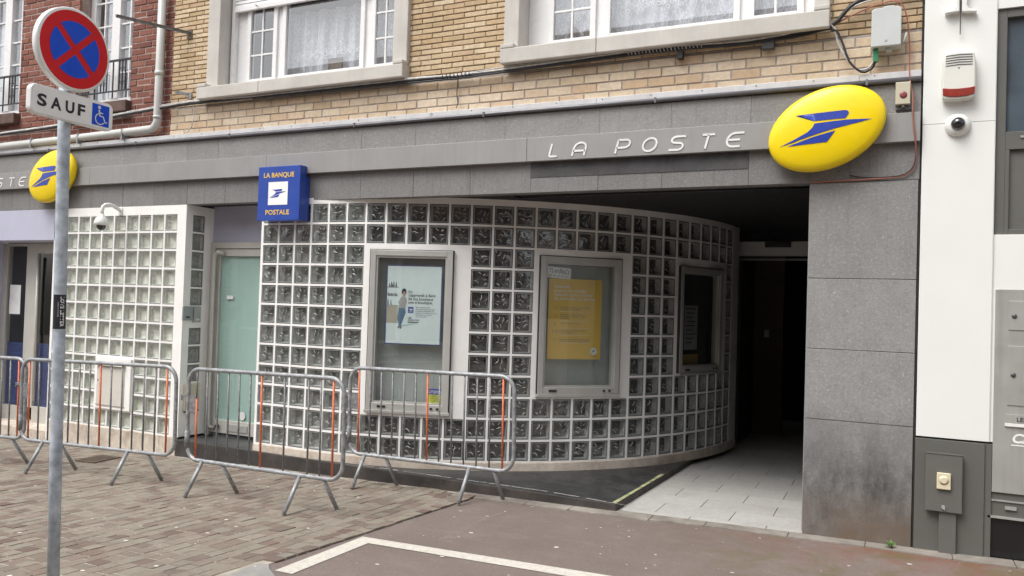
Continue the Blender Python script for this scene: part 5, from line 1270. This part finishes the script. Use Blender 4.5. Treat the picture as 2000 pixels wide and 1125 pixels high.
# ============================================================ CROWD BARRIERS
def barrier(L, nb, orange, missing, label, orange_part=()):
    t = bpy.data.objects.new('crowd_barrier', None); C.objects.link(t); OFF[t.name] = Vector()
    tag(t, label, 'barrier', 'steel crowd barriers lined up before the post office')
    h0, h1, r = .275, 1.055, .0175; rc = .13; hx = L/2
    path = []
    for cx_, cz_, a0 in ((hx-rc, h1-rc, 0), (-hx+rc, h1-rc, 90), (-hx+rc, h0+rc, 180), (hx-rc, h0+rc, 270)):
        path += [(cx_+rc*math.cos(R(a0+90*i/8)), 0, cz_+rc*math.sin(R(a0+90*i/8))) for i in range(9)]
    mb = MB(); mb.tube(path, r, 12, closed=True); mb.build('frame', mt['galv'], t)
    for i in range(nb):
        if i in missing: continue
        x = -hx+.105 + (L-.21)*i/(nb-1)
        mb = MB(); isor = i in orange
        if isor and i in orange_part:
            mb.tube([(x, 0, h0+.005), (x, 0, .80)], .0085, 8, 1); mb.tube([(x, 0, .80), (x, 0, h1-.005)], .007, 8, 0)
        else: mb.tube([(x, 0, h0+.005), (x, 0, h1-.005)], (.0088 if isor else .0078), 8, 1 if isor else 0)
        b = mb.build('bar', [mt['galv_dark'], mt['orange']], t)
        if isor: b['label'] = 'orange painted bar'
    for x in (-.55, .55):
        for s_ in (-1, 1):
            xo = x + s_*.115   # the front and the rear leg are set apart along the bottom rail
            mb = MB(); mb.tube([(xo, s_*.004, h0-.004), (xo, s_*.175, .004)], .0165, 12); mb.build('leg', mt['galv'], t)
    mb = MB(); mb.box(-hx+.012, -hx+.095, -.004, .004, .68, .82); mb.box(-hx-.012, -hx+.012, -.012, .012, .70, .80); mb.build('hook_plate', mt['galv_dark'], t, bev=.002)
    mb = MB(); mb.box(-hx-.085, -hx-.01, -.006, .006, .795, .825); mb.box(-hx-.09, -hx-.078, -.006, .006, .775, .825); mb.tube([(-hx-.0, 0, .36), (-hx, 0, .52)], .0225, 10); mb.build('hook', mt['galv_dark'], t)
    return t
def place(t, x, y, rz): t.location = (x, y, gz(x)+.012); t.rotation_euler = (0, R(-1.06), rz)
b2 = barrier(1.72, 13, {0, 6, 12}, {7, 9}, 'middle steel barrier with two bars missing, standing in front of the frosted door', {0})
place(b2, -4.62, -1.215, R(-2.5))
b3 = barrier(1.70, 13, {0, 6, 12}, set(), 'right steel barrier closest to the curved wall, standing in front of the blue poster window')
place(b3, -3.62, -.265, R(-2))
b1 = barrier(1.97, 14, {0, 7, 13}, set(), 'longer steel barrier behind the sign pole, in front of the left glass block wall')
place(b1, -6.66, -1.185, R(3))
b0 = copy_tree(b3); b0['label'] = 'leftmost steel barrier cut off by the left edge of the photo'
place(b0, -8.46, -1.25, R(2))

# ============================================================ ACROSS THE STREET (seen only in reflections; raised and darkened to dim the recess)
def house(x0, x1, col, label, roofh=1.6):
    h = thing('terraced_house', ((x0+x1)/2, -19, 0), label, 'building')
    hs_ = []; z = 3.3
    n = int((x1-x0)/2.2)
    for s_ in range(2):
        for k in range(n):
            a = x0+(x1-x0)*(k+.5)/n; hs_.append((a-.5, a+.5, 3.4+s_*3.0, 5.0+s_*3.0))
    g = (x0+.8, x1-.8, .3, 2.6)
    mb = MB(); wall_with_holes(mb, x0, x1, -1, 10.2, -19.3, -19, hs_+[g]); mb.build('wall', col, h)
    mb = MB(); mb.prism([(-19, 10.2), (-26, 10.2), (-22.5, 10.2+roofh+.6)], (x0, 0, 0), (0, 1, 0), (0, 0, 1), (x1-x0, 0, 0)); mb.build('roof', mt['rust'], h)
    for p in hs_+[g]:
        mb = MB(); mb.box(p[0], p[1], -19.25, -19.2, p[2], p[3]); w_ = mb.build('window', mt['darkglass'], h)
        mb = MB(); mb.box((p[0]+p[1])/2-.05, (p[0]+p[1])/2+.05, -19.2, -19.12, p[2], p[3]); mb.box(p[0]-.06, p[1]+.06, -19.2, -18.95, p[2]-.1, p[2]); mb.build('frame', mt['upvc'], w_)
house(-26, -15, M('opp_brick_a', (.2, .08, .06), .9), 'red brick terraced house across the street at the far left')
house(-15, -5.5, M('opp_render', (.24, .22, .2), .9), 'cream rendered terraced house across the street')
house(-5.5, 4, M('opp_brick_b', (.24, .15, .09), .9), 'brown brick terraced house across the street facing the entrance')
house(4, 15, M('opp_brick_c', (.22, .09, .07), .9), 'red brick terraced house across the street at the far right')
